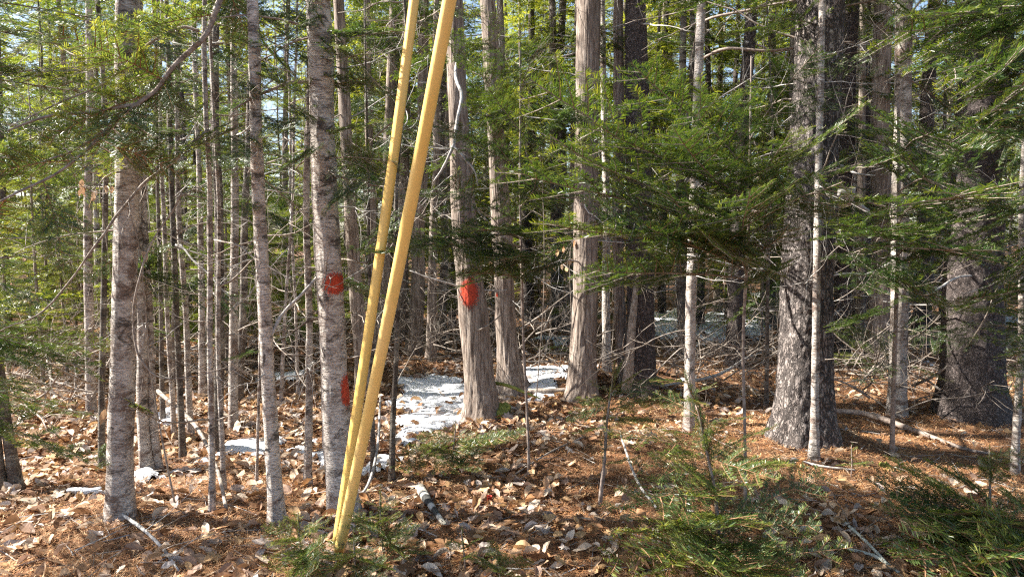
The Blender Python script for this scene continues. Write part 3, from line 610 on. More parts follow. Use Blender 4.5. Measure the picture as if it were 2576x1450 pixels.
# particular limbs seen in the picture
t = T['C']
t.limb([(800, -190, 4.15, 15), (640, -110, 4.0, 15), (560, -10, 3.8, 14), (515, 90, 3.7, 14), (440, 165, 3.6, 12), (400, 215, 3.55, 11), (345, 262, 3.5, 11), (290, 302, 3.4, 9), (210, 385, 3.3, 8), (130, 440, 3.2, 7), (0, 505, 3.0, 5), (-60, 540, 3., 3)], n=50)
LIMB_P = t.lastP.copy()
t.limb([(500, 78, 3.7, 8), (460, 68, 3.7, 8), (400, 95, 3.65, 7), (335, 145, 3.6, 6), (280, 195, 3.5, 5), (150, 260, 3.4, 4), (20, 320, 3.3, 2)], n=30)
t.limb([(345, 262, 3.5, 10), (270, 272, 3.45, 9), (200, 284, 3.4, 8), (115, 294, 3.3, 7), (20, 330, 3.2, 5)], n=24)
t.limb([(285, 302, 3.4, 7), (200, 370, 3.4, 6), (120, 402, 3.3, 5), (60, 420, 3.3, 3)], n=20)
t.limb([(523, 323, 3.9, 8), (440, 400, 3.8, 9), (340, 482, 3.7, 8), (250, 600, 3.6, 6), (120, 770, 3.5, 5), (0, 832, 3.4, 3)], name='dead_branch', bark='deadwood', n=34)
t.limb([(457, 483, 3.9, 3), (418, 555, 3.9, 5), (372, 628, 3.85, 5), (350, 700, 3.8, 6), (335, 785, 3.8, 6), (339, 850, 3.8, 6), (352, 897, 3.8, 6), (395, 945, 3.8, 4), (470, 950, 3.85, 3), (560, 930, 3.9, 1.5)], name='dead_branch', bark='deadwood', n=40)
t.limb([(352, 897, 3.8, 4), (364, 850, 3.8, 4), (357, 800, 3.8, 4), (345, 770, 3.8, 3), (330, 760, 3.8, 1.5)], name='dead_branch', bark='deadwood', n=20)
t.limb([(772, 207, 4.1, 9), (720, 210, 4., 8), (650, 238, 3.9, 7), (585, 275, 3.8, 4)], n=18)
t.limb([(772, 72, 4.1, 6), (700, 48, 4., 6), (630, 40, 3.9, 5), (555, 46, 3.8, 3)], n=18)
t.limb([(800, 692, 4.1, 5), (762, 735, 4., 8), (710, 790, 3.95, 9), (678, 850, 3.9, 11)], name='dead_branch', bark='greywood', n=18)
t.limb([(806, 800, 4.1, 4), (770, 808, 4.05, 5), (715, 850, 4., 3), (690, 862, 4., 2)], name='dead_branch', bark='rotwood', n=14)
T['B'].limb([(648, 648, 4.05, 3), (620, 655, 4., 5), (580, 672, 3.9, 3)], name='dead_branch', bark='greywood', n=10)
t = T['D']
t.limb([(1150, 120, 6.2, 6), (1146, 195, 5.9, 8), (1161, 240, 5.7, 9), (1150, 300, 5.6, 9), (1138, 366, 5.5, 8), (1115, 420, 5.5, 7), (1091, 456, 5.5, 4)], name='dead_branch', bark='greywood', n=24)
t.limb([(1138, 366, 5.5, 6), (1170, 400, 5.5, 6), (1195, 432, 5.5, 4), (1200, 470, 5.5, 2)], name='dead_branch', bark='greywood', n=14)
t.limb([(1030, 680, 6., 3), (1080, 700, 6., 4), (1160, 720, 6.1, 5), (1230, 730, 6.1, 4), (1275, 728, 6.2, 2)], name='dead_branch', bark='greywood', n=18)
t.limb([(1155, 820, 6.2, 3), (1200, 830, 6., 4), (1250, 800, 6., 3), (1290, 760, 6., 2)], name='dead_branch', bark='deadwood', n=16)
t.limb([(1220, 960, 6.3, 10), (1270, 968, 6.1, 9), (1320, 985, 6., 7), (1360, 1000, 5.95, 3)], name='root_limb', bark='moss', n=14)
t = T['I']
t.limb([(1742, 500, 5.8, 11), (1752, 528, 5.4, 12), (1790, 543, 5., 12), (1817, 545, 4.8, 12), (1860, 528, 4.6, 10), (1905, 533, 4.5, 7), (1945, 524, 4.4, 4)], n=22)
t.limb([(1762, 152, 5.8, 8), (1774, 143, 5.7, 8), (1810, 127, 5.6, 8), (1850, 122, 5.5, 7), (1950, 126, 5.4, 6), (2063, 108, 5.3, 5), (2150, 104, 5.2, 3)], n=22)
t.limb([(1760, 60, 5.8, 8), (1800, 42, 5.6, 7), (1917, 17, 5.4, 6), (2010, -4, 5.2, 4)], n=18)
t = T['L']
t.limb([(2000, 470, 5.6, 9), (2055, 430, 5.2, 10), (2075, 400, 5., 9), (2085, 380, 5., 4)], bark='redtwig', n=14)
t.limb([(2060, 405, 5.1, 6), (2110, 415, 5., 7), (2150, 435, 4.9, 6), (2200, 440, 4.9, 4)], name='dead_branch', bark='greywood', n=14)
T['P'].limb([(2515, 192, 6.2, 8), (2545, 188, 6., 9), (2580, 190, 5.9, 9), (2640, 180, 5.8, 8)], name='dead_branch', bark='greywood', n=12)
T['P'].limb([(2470, 690, 6.2, 5), (2400, 700, 5.6, 6), (2330, 740, 5.2, 5), (2250, 720, 5., 3)], name='dead_branch', bark='greywood', n=16)
# peeled bark plate on the dark spruce, sunlight put into its pale colour, bare slab behind the hemlock
t = T['H']
def slab(root, base, pts, wid, thick, bark, name):
    q = np.array([at(x, y, Y)[:] for x, y, Y in pts]); P = spline(q, 16); u = np.linspace(0, 1, 16); nseg = 5; V = []
    for i in range(16):
        for side in (0, 1):
            for j in range(nseg):
                a = (j/(nseg-1)-.5); wv = wid(u[i])*(1+.12*vnoise(u[i]*9, j*1.3, 2)); V.append(P[i]+np.array([a*wv, -.028*math.cos(a*3.0)+side*thick+.004*vnoise(u[i]*14, j, side), .03*vnoise(j*2.1, i*.0, 5)*(i in (0, 15))]))
    V = np.array(V); k = 2*nseg; Fq = []
    ring = list(range(nseg))+list(range(2*nseg-1, nseg-1, -1))
    for i in range(15):
        for j in range(k):
            a, b = ring[j], ring[(j+1) % k]; Fq.append((i*k+a, i*k+b, (i+1)*k+b, (i+1)*k+a))
    for i in (0, 15):
        for j in range(nseg-1): Fq.append((i*k+j, i*k+j+1, i*k+nseg+j+1, i*k+nseg+j))
    return link(name, mesh_np(name, V-np.array(base), np.array(Fq), [bark], smooth=False), root)
slab(t.root, t.base, [(1576, 980, t.Y-.135), (1586, 860, t.Y-.125), (1596, 760, t.Y-.125), (1602, 690, t.Y-.11)], lambda u: .10*(1-.65*u), .03, 'deadwood', 'sunlit_bark_plate')
pb = at(2130, 540, 7.6)
sr = thing('wood_slab', at(2128, 525, 7.6), 'pale grey slab of bare wood with a knot behind the ridged hemlock', 'wood')
q = slab(sr, sr.location, [(2100, 520, 7.7), (2118, 500, 7.6), (2128, 472, 7.6)], lambda u: .30*(1-.35*u), .03, 'greywood', 'bare_slab')
slab(sr, sr.location, [(2150, 505, 7.55), (2166, 520, 7.55), (2180, 528, 7.55)], lambda u: .10*(1-.3*u), .02, 'greywood', 'split_end')
v, f = tube([at(2131, 490, 7.53)[:], at(2131, 490, 7.60)[:]], .022, 8); link('knot', mesh_np('knot', v-np.array(sr.location), f, ['rotwood']), sr)

# ------------------------------------------------------------------ near trees whose boughs hang into view
S = Tree('young_fir', [(1874, 1286, 8), (1876, 900, 8), (1880, 500, 8), (1884, 150, 5)], 'thin young fir spreading green boughs before the cedars and hemlock', 'limb_bark', cat='tree', height=2.9); T['S'] = S
def sweep(t, items, kind='long0', wide=1.):
    for it in items:
        x, y, Y, sy = it[:4]; z = t.z_at(sy); p0 = t.c(z); k = it[4] if len(it) > 4 else kind
        put_bough(t.root, p0, at(x, y, Y), k, wide=wide)
sweep(S, [(1300, 240, 3.1, 520), (1400, 335, 3.0, 560), (1240, 430, 3.2, 600), (1550, 170, 3.1, 420), (1745, 215, 3.0, 450), (1500, 450, 3.0, 620), (1650, 330, 2.9, 560), (1330, 560, 3.1, 660),
          (1950, 330, 3.0, 520), (2090, 430, 2.9, 560), (1800, 440, 2.8, 640), (2040, 100, 3.2, 350), (1580, 560, 3.1, 680), (1700, 480, 2.9, 640),
          (2230, 360, 3.2, 520), (2000, 560, 3.1, 650), (1420, 640, 3.2, 700), (2180, 250, 3.2, 460), (1850, 590, 3.0, 690), (1940, 690, 3.2, 720), (1460, 250, 3.1, 500)], wide=.85)
X_ = Tree('young_fir', [(1330, 1190, 7), (1320, 900, 7), (1312, 600, 6), (1300, 120, 4)], 'thin young fir hanging sprays across the red-marked cedar', 'limb_bark', height=2.9); T['X'] = X_
sweep(X_, [(1090, 470, 3.6, 560), (1130, 610, 3.6, 640), (898, 572, 3.45, 590), (1010, 600, 3.5, 620), (1180, 560, 3.5, 600), (1240, 640, 3.6, 660), (1200, 330, 3.7, 430), (1080, 300, 3.9, 430), (1400, 430, 3.6, 520), (1380, 650, 3.8, 690), (1130, 680, 3.7, 700), (1180, 180, 3.8, 330), (1230, 60, 3.8, 220), (1340, 110, 3.7, 260)], wide=.8)
V2 = Tree('young_fir', [(2243, 1144, 12), (2248, 900, 11), (2256, 600, 10), (2262, 250, 7)], 'thin young fir fanning bright boughs toward the great spruce', 'limb_bark', height=3.1); T['V2'] = V2
sweep(V2, [(2515, 293, 3.3, 430), (2540, 545, 3.3, 600), (2133, 712, 4., 640), (2440, 400, 3.2, 480), (2490, 640, 3.6, 660), (2150, 570, 3.7, 600), (2350, 480, 3.0, 560), (2420, 860, 4.2, 820), (2130, 860, 4.4, 830),
           (2460, 770, 4., 740), (2340, 610, 3.2, 640), (2380, 740, 3.8, 720), (2300, 300, 3.4, 400), (2080, 800, 4.4, 770), (2400, 960, 4.6, 900), (2170, 950, 4.6, 910)], wide=.85)
R2 = Tree('fir_tree', [(2810, 1290, 60), (2800, 800, 54), (2790, 300, 50), (2785, -200, 46)], 'shaded fir reaching dark boughs in front of the great spruce', 'fir_bark_dark', height=9, Y=None); T['R2'] = R2
sweep(R2, [(2240, 55, 3.4, -20), (2320, 150, 3.2, 60), (2400, 230, 3.0, 120), (2480, 70, 2.9, 0), (2380, 20, 3.2, -60), (2520, 330, 3.0, 260), (2440, 140, 3.1, 60), (2500, 690, 3.3, 600), (2470, 800, 3.4, 720), (2540, 880, 3.4, 800), (2420, 740, 3.5, 660), (2560, 620, 3.1, 560), (2540, 200, 2.8, 100), (2300, 90, 3.5, 0), (2520, 980, 3.6, 900)], wide=.9)
R2.crown(3.2, 9, 1.0)
L2 = Tree('fir_tree', [(-420, 1440, 60), (-412, 800, 54), (-405, 300, 50), (-400, -200, 46)], 'sunlit fir sweeping green boughs across the thicket edge', 'fir_bark', height=10); T['L2'] = L2
sweep(L2, [(330, 240, 3.7, 130), (250, 120, 3.5, 20), (150, 335, 3.4, 240), (420, 60, 3.8, -20), (120, 560, 3.5, 450), (60, 200, 3.3, 120), (220, 420, 3.8, 330), (200, 20, 3.4, -60), (330, 330, 3.9, 260), (60, 660, 3.5, 560),
           (200, 850, 3.9, 760), (260, 930, 3.9, 820), (235, 1030, 4., 900), (150, 1120, 4., 980), (120, 800, 3.7, 720), (240, 1100, 4.1, 960), (100, 960, 3.7, 860), (300, 870, 4., 780), (60, 1060, 3.8, 930), (160, 720, 3.8, 620)], wide=.9)
L2.crown(6.5, 10, .7)
t = T['C']
for a, b in (((815, 400, 4.05), (990, 385, 3.5)), ((815, 420, 4.05), (930, 500, 3.5)), ((805, 380, 4.1), (690, 430, 3.6)), ((812, 330, 4.1), (960, 300, 3.6)), ((800, 150, 4.1), (930, 130, 3.6)), ((800, 250, 4.1), (660, 330, 3.7)),
             ((800, 60, 4.1), (960, 210, 3.6)), ((820, 520, 4.1), (900, 470, 3.6)), ((795, 40, 4.1), (700, 110, 3.7)), ((800, 300, 4.1), (720, 250, 3.6))): put_bough(t.root, at(*a), at(*b), 'long0', wide=.9)
for i in range(12):                                   # sprays along the big overhead limb
    j = int(8+i*3.3); p = LIMB_P[min(j, 49)]; d = Vector((U(-1, .3), U(-.9, .5), U(-.5, .15))).normalized(); put_bough(t.root, p, Vector(p)+d*U(.35, .6), 'short0')
t = T['B']
for a, b in (((650, 330, 4.05), (570, 360, 3.6)), ((648, 300, 4.05), (730, 320, 3.6)), ((640, 180, 4.05), (560, 230, 3.6)), ((640, 100, 4.05), (740, 150, 3.6)), ((672, 880, 4.), (545, 910, 3.8)), ((655, 480, 4.05), (590, 530, 3.7))): put_bough(t.root, at(*a), at(*b), 'long0')
t = T['A']
for a, b in (((310, 1090, 4.1), (262, 1175, 3.8)), ((318, 330, 4.1), (430, 330, 3.6)), ((318, 200, 4.1), (460, 230, 3.5)), ((318, 90, 4.1), (420, 150, 3.6)), ((312, 640, 4.1), (200, 690, 3.8)), ((300, 1000, 4.1), (360, 1030, 3.8))): put_bough(t.root, at(*a), at(*b), 'short0' if a[1] > 600 else 'long0')

# ------------------------------------------------------------------ seedlings and small firs on the floor
def sapling(ctrl, label, tips, n_extra=0, spread=.35, ztop=None, kind='spray0', mixk=.35):
    t = Tree('fir_sapling', [(x, y, w*.7) for x, y, w in ctrl], label, 'limb_bark', cat='sapling', height=0, flare=.1)
    for x, y, Y, sy in tips: put_bough(t.root, t.c(t.z_at(sy)), at(x, y, Y), kind if RNG.random() < mixk else 'short0')
    zt = ztop or t.z[-1]
    for i in range(n_extra):
        z = t.base.z+.05+(zt-t.base.z-.05)*(i+.5)/n_extra; a = i*2.4+U(-.3, .3); l = spread*(1.1-.75*(z-t.base.z)/(zt-t.base.z+.01))*U(.75, 1.2)
        p = t.c(z); put_bough(t.root, p, p+Vector((math.cos(a), math.sin(a), U(.0, .4))).normalized()*l, kind)
    zl = t.z[-1]-t.base.z; p = t.c(t.base.z+zl*.55); put_bough(t.root, p, t.c(t.z[-1])+Vector((0, 0, .05)), kind, wide=.35); put_bough(t.root, t.c(t.base.z+zl*.3), t.c(t.base.z+zl*.8), kind, roll=1.5, wide=.4)
    return t
sapling([(1818, 1462, 17), (1812, 1382, 15), (1800, 1224, 12), (1781, 1139, 9), (1762, 1040, 7), (1742, 950, 4)], 'bright green fir sapling, the fullest one on the floor',
        [(1521, 1083, 3.1, 1134), (1961, 1066, 3.1, 1150), (1820, 1050, 3.1, 1140), (1510, 1275, 2.9, 1228), (2057, 1292, 2.95, 1345), (1560, 1330, 2.8, 1330), (1623, 1440, 2.7, 1380), (2142, 1365, 2.9, 1420), (2085, 1199, 3.2, 1310),
         (1700, 1180, 2.9, 1226), (1900, 1200, 2.9, 1240), (1740, 1400, 2.55, 1360), (1900, 1420, 2.6, 1370), (1680, 1290, 2.8, 1300), (1950, 1370, 2.8, 1345), (1540, 1420, 2.8, 1400), (2030, 1440, 2.75, 1420), (1820, 1330, 2.6, 1300), (1640, 1130, 3.2, 1150), (1880, 1120, 3.2, 1145), (1800, 1440, 2.5, 1400), (1590, 1200, 3.3, 1228), (1980, 1130, 3.4, 1200),
         (1600, 1390, 2.6, 1390), (1700, 1450, 2.5, 1420), (1960, 1450, 2.6, 1430), (1640, 1350, 2.7, 1340), (1870, 1290, 2.7, 1320), (1760, 1240, 2.8, 1260)], 18, .5, mixk=.7)
sapling([(1508, 1270, 15), (1522, 1150, 12), (1528, 1050, 9), (1545, 930, 4)], 'small fir with a crooked lichen stem before the dark spruce',
        [(1420, 1040, 4.2, 1010), (1690, 945, 4.1, 1000), (1480, 955, 4.2, 990), (1640, 1000, 4., 1020), (1565, 905, 4.1, 970), (1450, 1000, 4.3, 1020), (1610, 925, 4.2, 985), (1590, 1050, 4., 1050), (1660, 1060, 4.1, 1060), (1440, 1090, 4.1, 1070), (1720, 1010, 4.3, 1030)], 2, .25)
sapling([(1135, 1175, 8), (1140, 1130, 6), (1148, 1070, 4)], 'low fir seedling in front of the red-marked cedar foot',
        [(985, 1178, 4.5, 1130), (1316, 1080, 4.6, 1120), (1060, 1140, 4.4, 1120), (1210, 1165, 4.4, 1130), (1260, 1110, 4.6, 1115), (1130, 1180, 4.3, 1130), (1050, 1100, 4.7, 1100), (1200, 1090, 4.6, 1100)], 2, .3)
sapling([(965, 1395, 9), (958, 1330, 7), (955, 1242, 4)], 'fir seedling with an upright leader beside the guards', [(1040, 1345, 3.2, 1330), (1000, 1300, 3.3, 1310), (880, 1330, 3.2, 1320), (1020, 1400, 3.1, 1350), (900, 1300, 3.2, 1310), (1070, 1390, 3.2, 1370)], 6, .3)
sapling([(760, 1420, 9), (755, 1370, 7), (750, 1310, 4)], 'spreading fir seedling next to the guards\' foot', [(680, 1355, 3.2, 1360), (720, 1290, 3.3, 1330), (830, 1310, 3.2, 1340), (690, 1440, 3.0, 1390), (830, 1420, 3.0, 1380), (770, 1450, 2.9, 1390)], 7, .35)
sapling([(900, 1475, 9), (893, 1420, 7), (890, 1360, 4)], 'dense fir seedling hiding the ground below the guards', [(820, 1440, 3.0, 1400), (990, 1430, 3.0, 1400), (930, 1380, 3.0, 1400), (850, 1400, 3.0, 1390), (960, 1460, 2.9, 1420)], 8, .34)
sapling([(1170, 1440, 6), (1168, 1400, 5), (1160, 1345, 3)], 'tiny fir seedling beyond the banded log', [(1215, 1350, 3.3, 1380), (1120, 1360, 3.3, 1380), (1195, 1395, 3.2, 1400)], 3, .2)
sapling([(1260, 1500, 6), (1258, 1450, 5), (1250, 1395, 3)], 'tiny bright fir seedling below the red cup', [(1325, 1390, 2.9, 1430), (1195, 1400, 2.9, 1430), (1300, 1440, 2.8, 1450), (1230, 1360, 3.0, 1410)], 3, .2)
sapling([(2487, 1345, 11), (2488, 1240, 9), (2486, 1135, 4)], 'fir sapling with a pale bare leader near the crooked grey sapling',
        [(2205, 1220, 3.5, 1300), (2330, 1130, 3.6, 1270), (2250, 1300, 3.3, 1320), (2300, 1390, 3.0, 1340), (2600, 1250, 3.4, 1290), (2400, 1180, 3.5, 1260), (2360, 1260, 3.3, 1300), (2580, 1380, 3., 1330), (2450, 1440, 2.8, 1340), (2240, 1150, 3.7, 1290), (2520, 1140, 3.5, 1220), (2560, 1320, 3.1, 1310), (2380, 1340, 3.1, 1330)], 6, .45)
sapling([(2620, 1440, 11), (2610, 1340, 9), (2600, 1230, 5)], 'shaded fir sapling beyond the pale-leader sapling', [(2400, 1400, 2.9, 1370), (2440, 1300, 3.0, 1340), (2500, 1440, 2.7, 1390), (2520, 1240, 3.1, 1290), (2330, 1430, 2.8, 1390), (2560, 1400, 2.7, 1380)], 5, .4)
sapling([(2140, 1200, 5), (2142, 1170, 4), (2140, 1130, 3)], 'tiny fir seedling below the ridged hemlock', [(2100, 1165, 4.6, 1170), (2180, 1160, 4.6, 1170)], 4, .16)

# ------------------------------------------------------------------ yellow guy guards
m, n, p = mat('yellow_plastic'); c = objco(n); g = nd(n, 'ShaderNodeTexCoord').outputs['Generated']
sx = nd(n, 'ShaderNodeSeparateXYZ'); n.links.new(c, sx.inputs[0])
st = noise(n, c, 4, 4, .6, (1, 1, .12)); col = ramp(n, st, [(.35, (.78, .50, .12)), (.55, (.83, .57, .18)), (.75, (.86, .63, .26))])
lowd = nd(n, 'ShaderNodeMapRange'); lowd.inputs[1].default_value = 1.3; lowd.inputs[2].default_value = .1; lowd.inputs[3].default_value = 0; lowd.inputs[4].default_value = .14; n.links.new(sx.outputs['Z'], lowd.inputs[0])
spk = nd(n, 'ShaderNodeMath', operation='ADD'); n.links.new(noise(n, c, 120, 4, .7), spk.inputs[0]); n.links.new(lowd.outputs[0], spk.inputs[1])
col = mix(n, ramp(n, spk.outputs[0], [(.68, 0.), (.76, .75)]), col, (.22, .15, .03))
gr = ramp(n, noise(n, c, 9, 5, .7, (1, 1, .35)), [(.58, 0.), (.74, .4)]); col = mix(n, gr, col, (.42, .35, .08))
n.links.new(col, p.inputs['Base Color']); p.inputs['Roughness'].default_value = .42
p.inputs['Subsurface Weight'].default_value = .0; bump(n, p, noise(n, c, 60, 3, .6, (1, 1, .2)), .0015); M['yellow_plastic'] = m
def guard(a, b, r, label, seam_side):
    a, b = Vector(a), Vector(b); root = thing('guy_guard', b, label, 'guy guard', 'yellow guy wire guards')
    N = 60; P = np.array([(b.lerp(a, i/(N-1)))[:] for i in range(N)]); P[:, 0] += .012*np.sin(np.linspace(0, 3.1, N)); d = (a-b).normalized()
    s = d.cross(Vector((0, 1, 0))).normalized(); tt_ = s.cross(d); K = 28; V = []
    rr = np.full(N, r); rr[0] *= .93
    for rad in (1., .86):
        for i in range(N):
            for j in range(K):
                th = j/K*2*math.pi; ov = 1+(.045*(math.cos(th-seam_side) > .80) if rad == 1 else 0)
                V.append(P[i]+rr[i]*rad*ov*(math.cos(th)*np.array(s)+math.sin(th)*np.array(tt_)))
    V = np.array(V); Fq = []
    for L_ in (0, 1):
        o = L_*N*K
        for i in range(N-1):
            for j in range(K):
                q = (o+i*K+j, o+i*K+(j+1) % K, o+(i+1)*K+(j+1) % K, o+(i+1)*K+j); Fq.append(q if not L_ else q[::-1])
    for j in range(K): Fq.append((j, N*K+j, N*K+(j+1) % K, (j+1) % K))
    link('sleeve', mesh_np('sleeve', V-np.array(b), np.array(Fq), ['yellow_plastic'], smooth=True), root)
    foot = b-d*.16; foot.z = min(foot.z, g1(foot.x, foot.y)-.03)
    v, f = tube(np.array([(a+d*.4)[:], b[:], foot[:]]), .0048, 8); link('guy_wire', mesh_np('guy_wire', v-np.array(b), f, ['wire'], smooth=True), root)
    v, f = tube(np.array([(b+d*.10)[:], (b+d*.02)[:]]), r*.80, 12); link('clamp', mesh_np('clamp', v-np.array(b), f, ['wire'], smooth=True), root)
    v, f = tube(np.array([(b+d*.055+Vector((.014, -r*.9, 0)))[:], (b+d*.055+Vector((.016, -r*1.03, 0)))[:]]), .0055, 8); link('bolt_hole', mesh_np('bolt_hole', v-np.array(b), f, ['rotwood']), root)
    return root
guard(at(1160, -160, 2.62), at(853, 1384, 3.35), .0262, 'wider yellow plastic guy guard standing in front, scuffed at its foot', 1.0)
guard(at(1062, -160, 3.66), at(848, 1362, 3.44), .0255, 'narrower yellow plastic guy guard with a pale seam along it', 4.4)

# ------------------------------------------------------------------ background firs, each one a tree
GB = 'fir trees deep in the forest behind the marked trunks'; made = []
def bg_tree(x, y, d, hgt, label, group, lo, bark, rad):
    z = g1(x, y); zs = np.concatenate([np.arange(-.2, hgt*.6, .35), np.linspace(hgt*.6, hgt, 6)]); k = 9 if y < 16 else 6
    lx, ly = U(-.03, .03), U(-.03, .03); R = d/2*np.clip(1-zs/hgt*.93, .05, 1)*(1+.4*np.exp(-np.clip(zs, 0, 9)/.15))
    P = np.stack([lx*zs+.05*vnoise(zs*.7, x*3, 1), ly*zs+.05*vnoise(zs*.7, y*3, 2), zs], -1)
    v, f = tube(P, R*(1+.06*vnoise(zs*3, x, y)), k, False)
    t = thing('fir_tree', (x, y, z), label, 'tree', group); link('trunk', mesh_np('trunk', v, f, [bark], smooth=True), t)
    lib = CROWN_LO if lo else (CROWN_BG if y > 11 else CROWN_HI); z0 = U(.6, 1.6) if lo else (U(5, 6.5) if y < 11.5 else U(2.6, 4.5))
    link('crown', lib[int(RNG.integers(len(lib)))], t, Matrix.Translation((x+lx*z0, y+ly*z0, z+z0)) @ Matrix.Rotation(U(0, 6.28), 4, 'Z') @ Matrix.Diagonal((rad, rad, (hgt-z0)/(11.5 if lo else 7.), 1)))
    if y < 24: tag(link('dead_limbs', DSET[int(RNG.integers(4))], t, Matrix.Translation((x+lx*2, y+ly*2, z)) @ Matrix.Rotation(U(0, 6.28), 4, 'Z')), kind='stuff')
    return t
LIBD = [make_dead(900+i, 1 if i % 2 else 0) for i in range(12)]; DSET = []
for q in range(4):
    pr = []
    for i in range(22):
        zz = U(.3, 5.2); a = U(0, 6.28); l = U(.5, 1.5); w_ = U(1., 1.7); pr.append((LIBD[int(RNG.integers(12))], frame((0, 0, zz), (math.cos(a), math.sin(a), U(-.55, .4)), U(0, 6)) @ Matrix.Diagonal((l, l*w_, l*w_, 1))))
    v, f, m_, a_ = merge(pr); DSET.append(mesh_np('dead_limbs', v, f, ['deadwood', 'greywood'], (np.arange(len(f))//900) % 2, smooth=True))
barks = ['fir_bark_dark', 'fir_bark', 'spruce_bark', 'cedar_bark', 'fir_bark_dark']
cnt = 0
for band, (y0, y1, num) in enumerate(((8.2, 11.5, 22), (11.5, 16, 38), (16, 23, 50), (23, 31, 50))):
    tries = 0; ok = 0
    while ok < num and tries < 4000:
        tries += 1; y = U(y0, y1); px = U(-250, 2825); x = (px-W/2)/F*y
        if any((x-a)**2+(y-b)**2 < (.75 if band < 2 else 1.2)**2 for a, b in made): continue
        if band == 0 and (1250 < px < 1720): continue
        if band == 0 and 1740 < px < 1990 and y > 9: continue
        if shades([(x, y, z_) for z_ in (5, 6, 7, 8, 9, 10, 11)], .75): continue
        made.append((x, y)); ok += 1
        left = px < 900
        d = U(.06, .15) if left else U(.09, .28); hgt = U(9, 14)
        lo = (RNG.random() < (.72 if left else .58)) and band > 0; bk = barks[int(RNG.integers(5))]
        size = ('slim' if d < .1 else 'mid-sized') if left else ('slim' if d < .15 else 'mid-sized' if d < .22 else 'stout')
        skin = {'fir_bark_dark': 'dark smooth', 'fir_bark': 'lichen-pale', 'spruce_bark': 'scaly', 'cedar_bark': 'stringy'}[bk]
        far = ('close' if band == 0 else 'midway' if band == 1 else 'far'); zone = 'behind the sunlit slender stems' if left else ('behind the cedars' if px < 1650 else 'behind the two giant trunks')
        lab = '%s fir, %s bark, %s, %s back %s' % (size, skin, 'green to the ground' if lo else 'bare below its crown', far, zone)
        bg_tree(x, y, d, hgt, lab, 'firs filling the sunlit thicket' if left else GB, lo, bk, U(.7, 1.15))
# understory firs, green to the ground
for q in range(100):
    for _ in range(200):
        y = 7.8+14*RNG.random()**1.2; px = U(-150, 2725)
        if q < 34: y = U(7., 12.5); px = U(-200, 820)
        x = (px-W/2)/F*y
        if any((x-a)**2+(y-b)**2 < .45**2 for a, b in made): continue
        if y < 10 and (1200 < px < 2000): continue
        if 930 < px < 1240 and y < 9: continue
        break
    made.append((x, y)); hgt = U(1.4, 3.6); z = g1(x, y); left = px < 900
    t = thing('young_fir', (x, y, z), '%s bushy young fir %s' % ('knee-high' if hgt < 1.9 else 'man-high' if hgt < 2.6 else 'tall', ('close behind' if y < 10.5 else 'deep behind')+(' the sunlit thicket stems' if left else ' the cedars' if px < 1650 else ' the two giant trunks')), 'tree', 'young firs under the thicket' if left else 'young firs under the tall trunks')
    zs = np.linspace(-.1, hgt, 9); v, f = tube(np.stack([.03*vnoise(zs*2, x, 1), .03*vnoise(zs*2, y, 2), zs], -1), np.linspace(.022, .004, 9), 6, False); link('trunk', mesh_np('trunk', v, f, ['limb_bark'], smooth=True), t)
    link('crown', CROWN_BUSH[q % 3], t, Matrix.Translation((x, y, z+.15*hgt)) @ Matrix.Rotation(U(0, 6.28), 4, 'Z') @ Matrix.Diagonal((hgt/3.4, hgt/3.4, hgt*.85/3., 1)))
# unseen firs added at the camera's sides to shade the floor
for x, y, hgt in ((-10.5, 2.4, 12), (-9.4, 8.8, 12), (6.3, 3.2, 11), (7.4, 6.1, 12)):
    bg_tree(x, y, U(.12, .22), hgt, 'tall unseen fir added beside the clearing to shade the floor', 'unseen firs added for shade', False, 'fir_bark', U(.9, 1.2))

# far woods: one mass nobody could count
parts = []; r = np.random.default_rng(77)
for i in range(1500):
    y = r.uniform(30, 48); px = r.uniform(-450, 3025); x = (px-W/2)/F*y; z = r.random()**.75*(16 if px > 600 else 12.5); L = r.uniform(1.6, 3.6); az = r.uniform(0, 6.28)
    parts.append((SPR[i % 5], Matrix.Translation((x, y, z+.2)) @ frame((0, 0, 0), (math.cos(az), math.sin(az), r.uniform(-.5, .2)), r.uniform(-.5, .5)) @ Matrix.Diagonal((L/1.15,)*3+(1,))))
v, f, m_, a = merge(parts); fo = link('far_woods', mesh_np('far_woods', v, f, ['needles_far_lit', 'limb_bark'], m_, a)); tag(fo, 'sunlit mass of evergreen woods far behind the trees', 'woods', kind='stuff')

# ------------------------------------------------------------------ litter
PAL = np.array([(.50, .32, .19), (.60, .44, .30), (.68, .55, .42), (.27, .14, .07), (.40, .21, .095), (.50, .42, .37), (.56, .35, .17), (.36, .23, .16)])
def beech(seed):
    r = np.random.default_rng(seed); t = np.linspace(0, 1, 6); w = .27*np.sin(np.pi*t**.85)**.85; lc, fc = r.uniform(-1.1, 1.6), r.uniform(-.4, 1.3); V = []
    for tt, ww in zip(t, w):
        zc = lc*.25*(tt-.5)**2+.015*r.normal(); V += [(tt-.5, 0, zc)]
        for s in (-1, 1): V.append((tt-.5+.01*r.normal(), s*ww*(1-.15*abs(fc)), zc+fc*ww*.75+.03*r.normal()))
    Fc = []
    for i in range(5):
        a = i*3; Fc += [(a, a+3, a+4), (a, a+4, a+1), (a, a+2, a+5), (a, a+5, a+3)]
    return np.array(V), np.array(Fc)
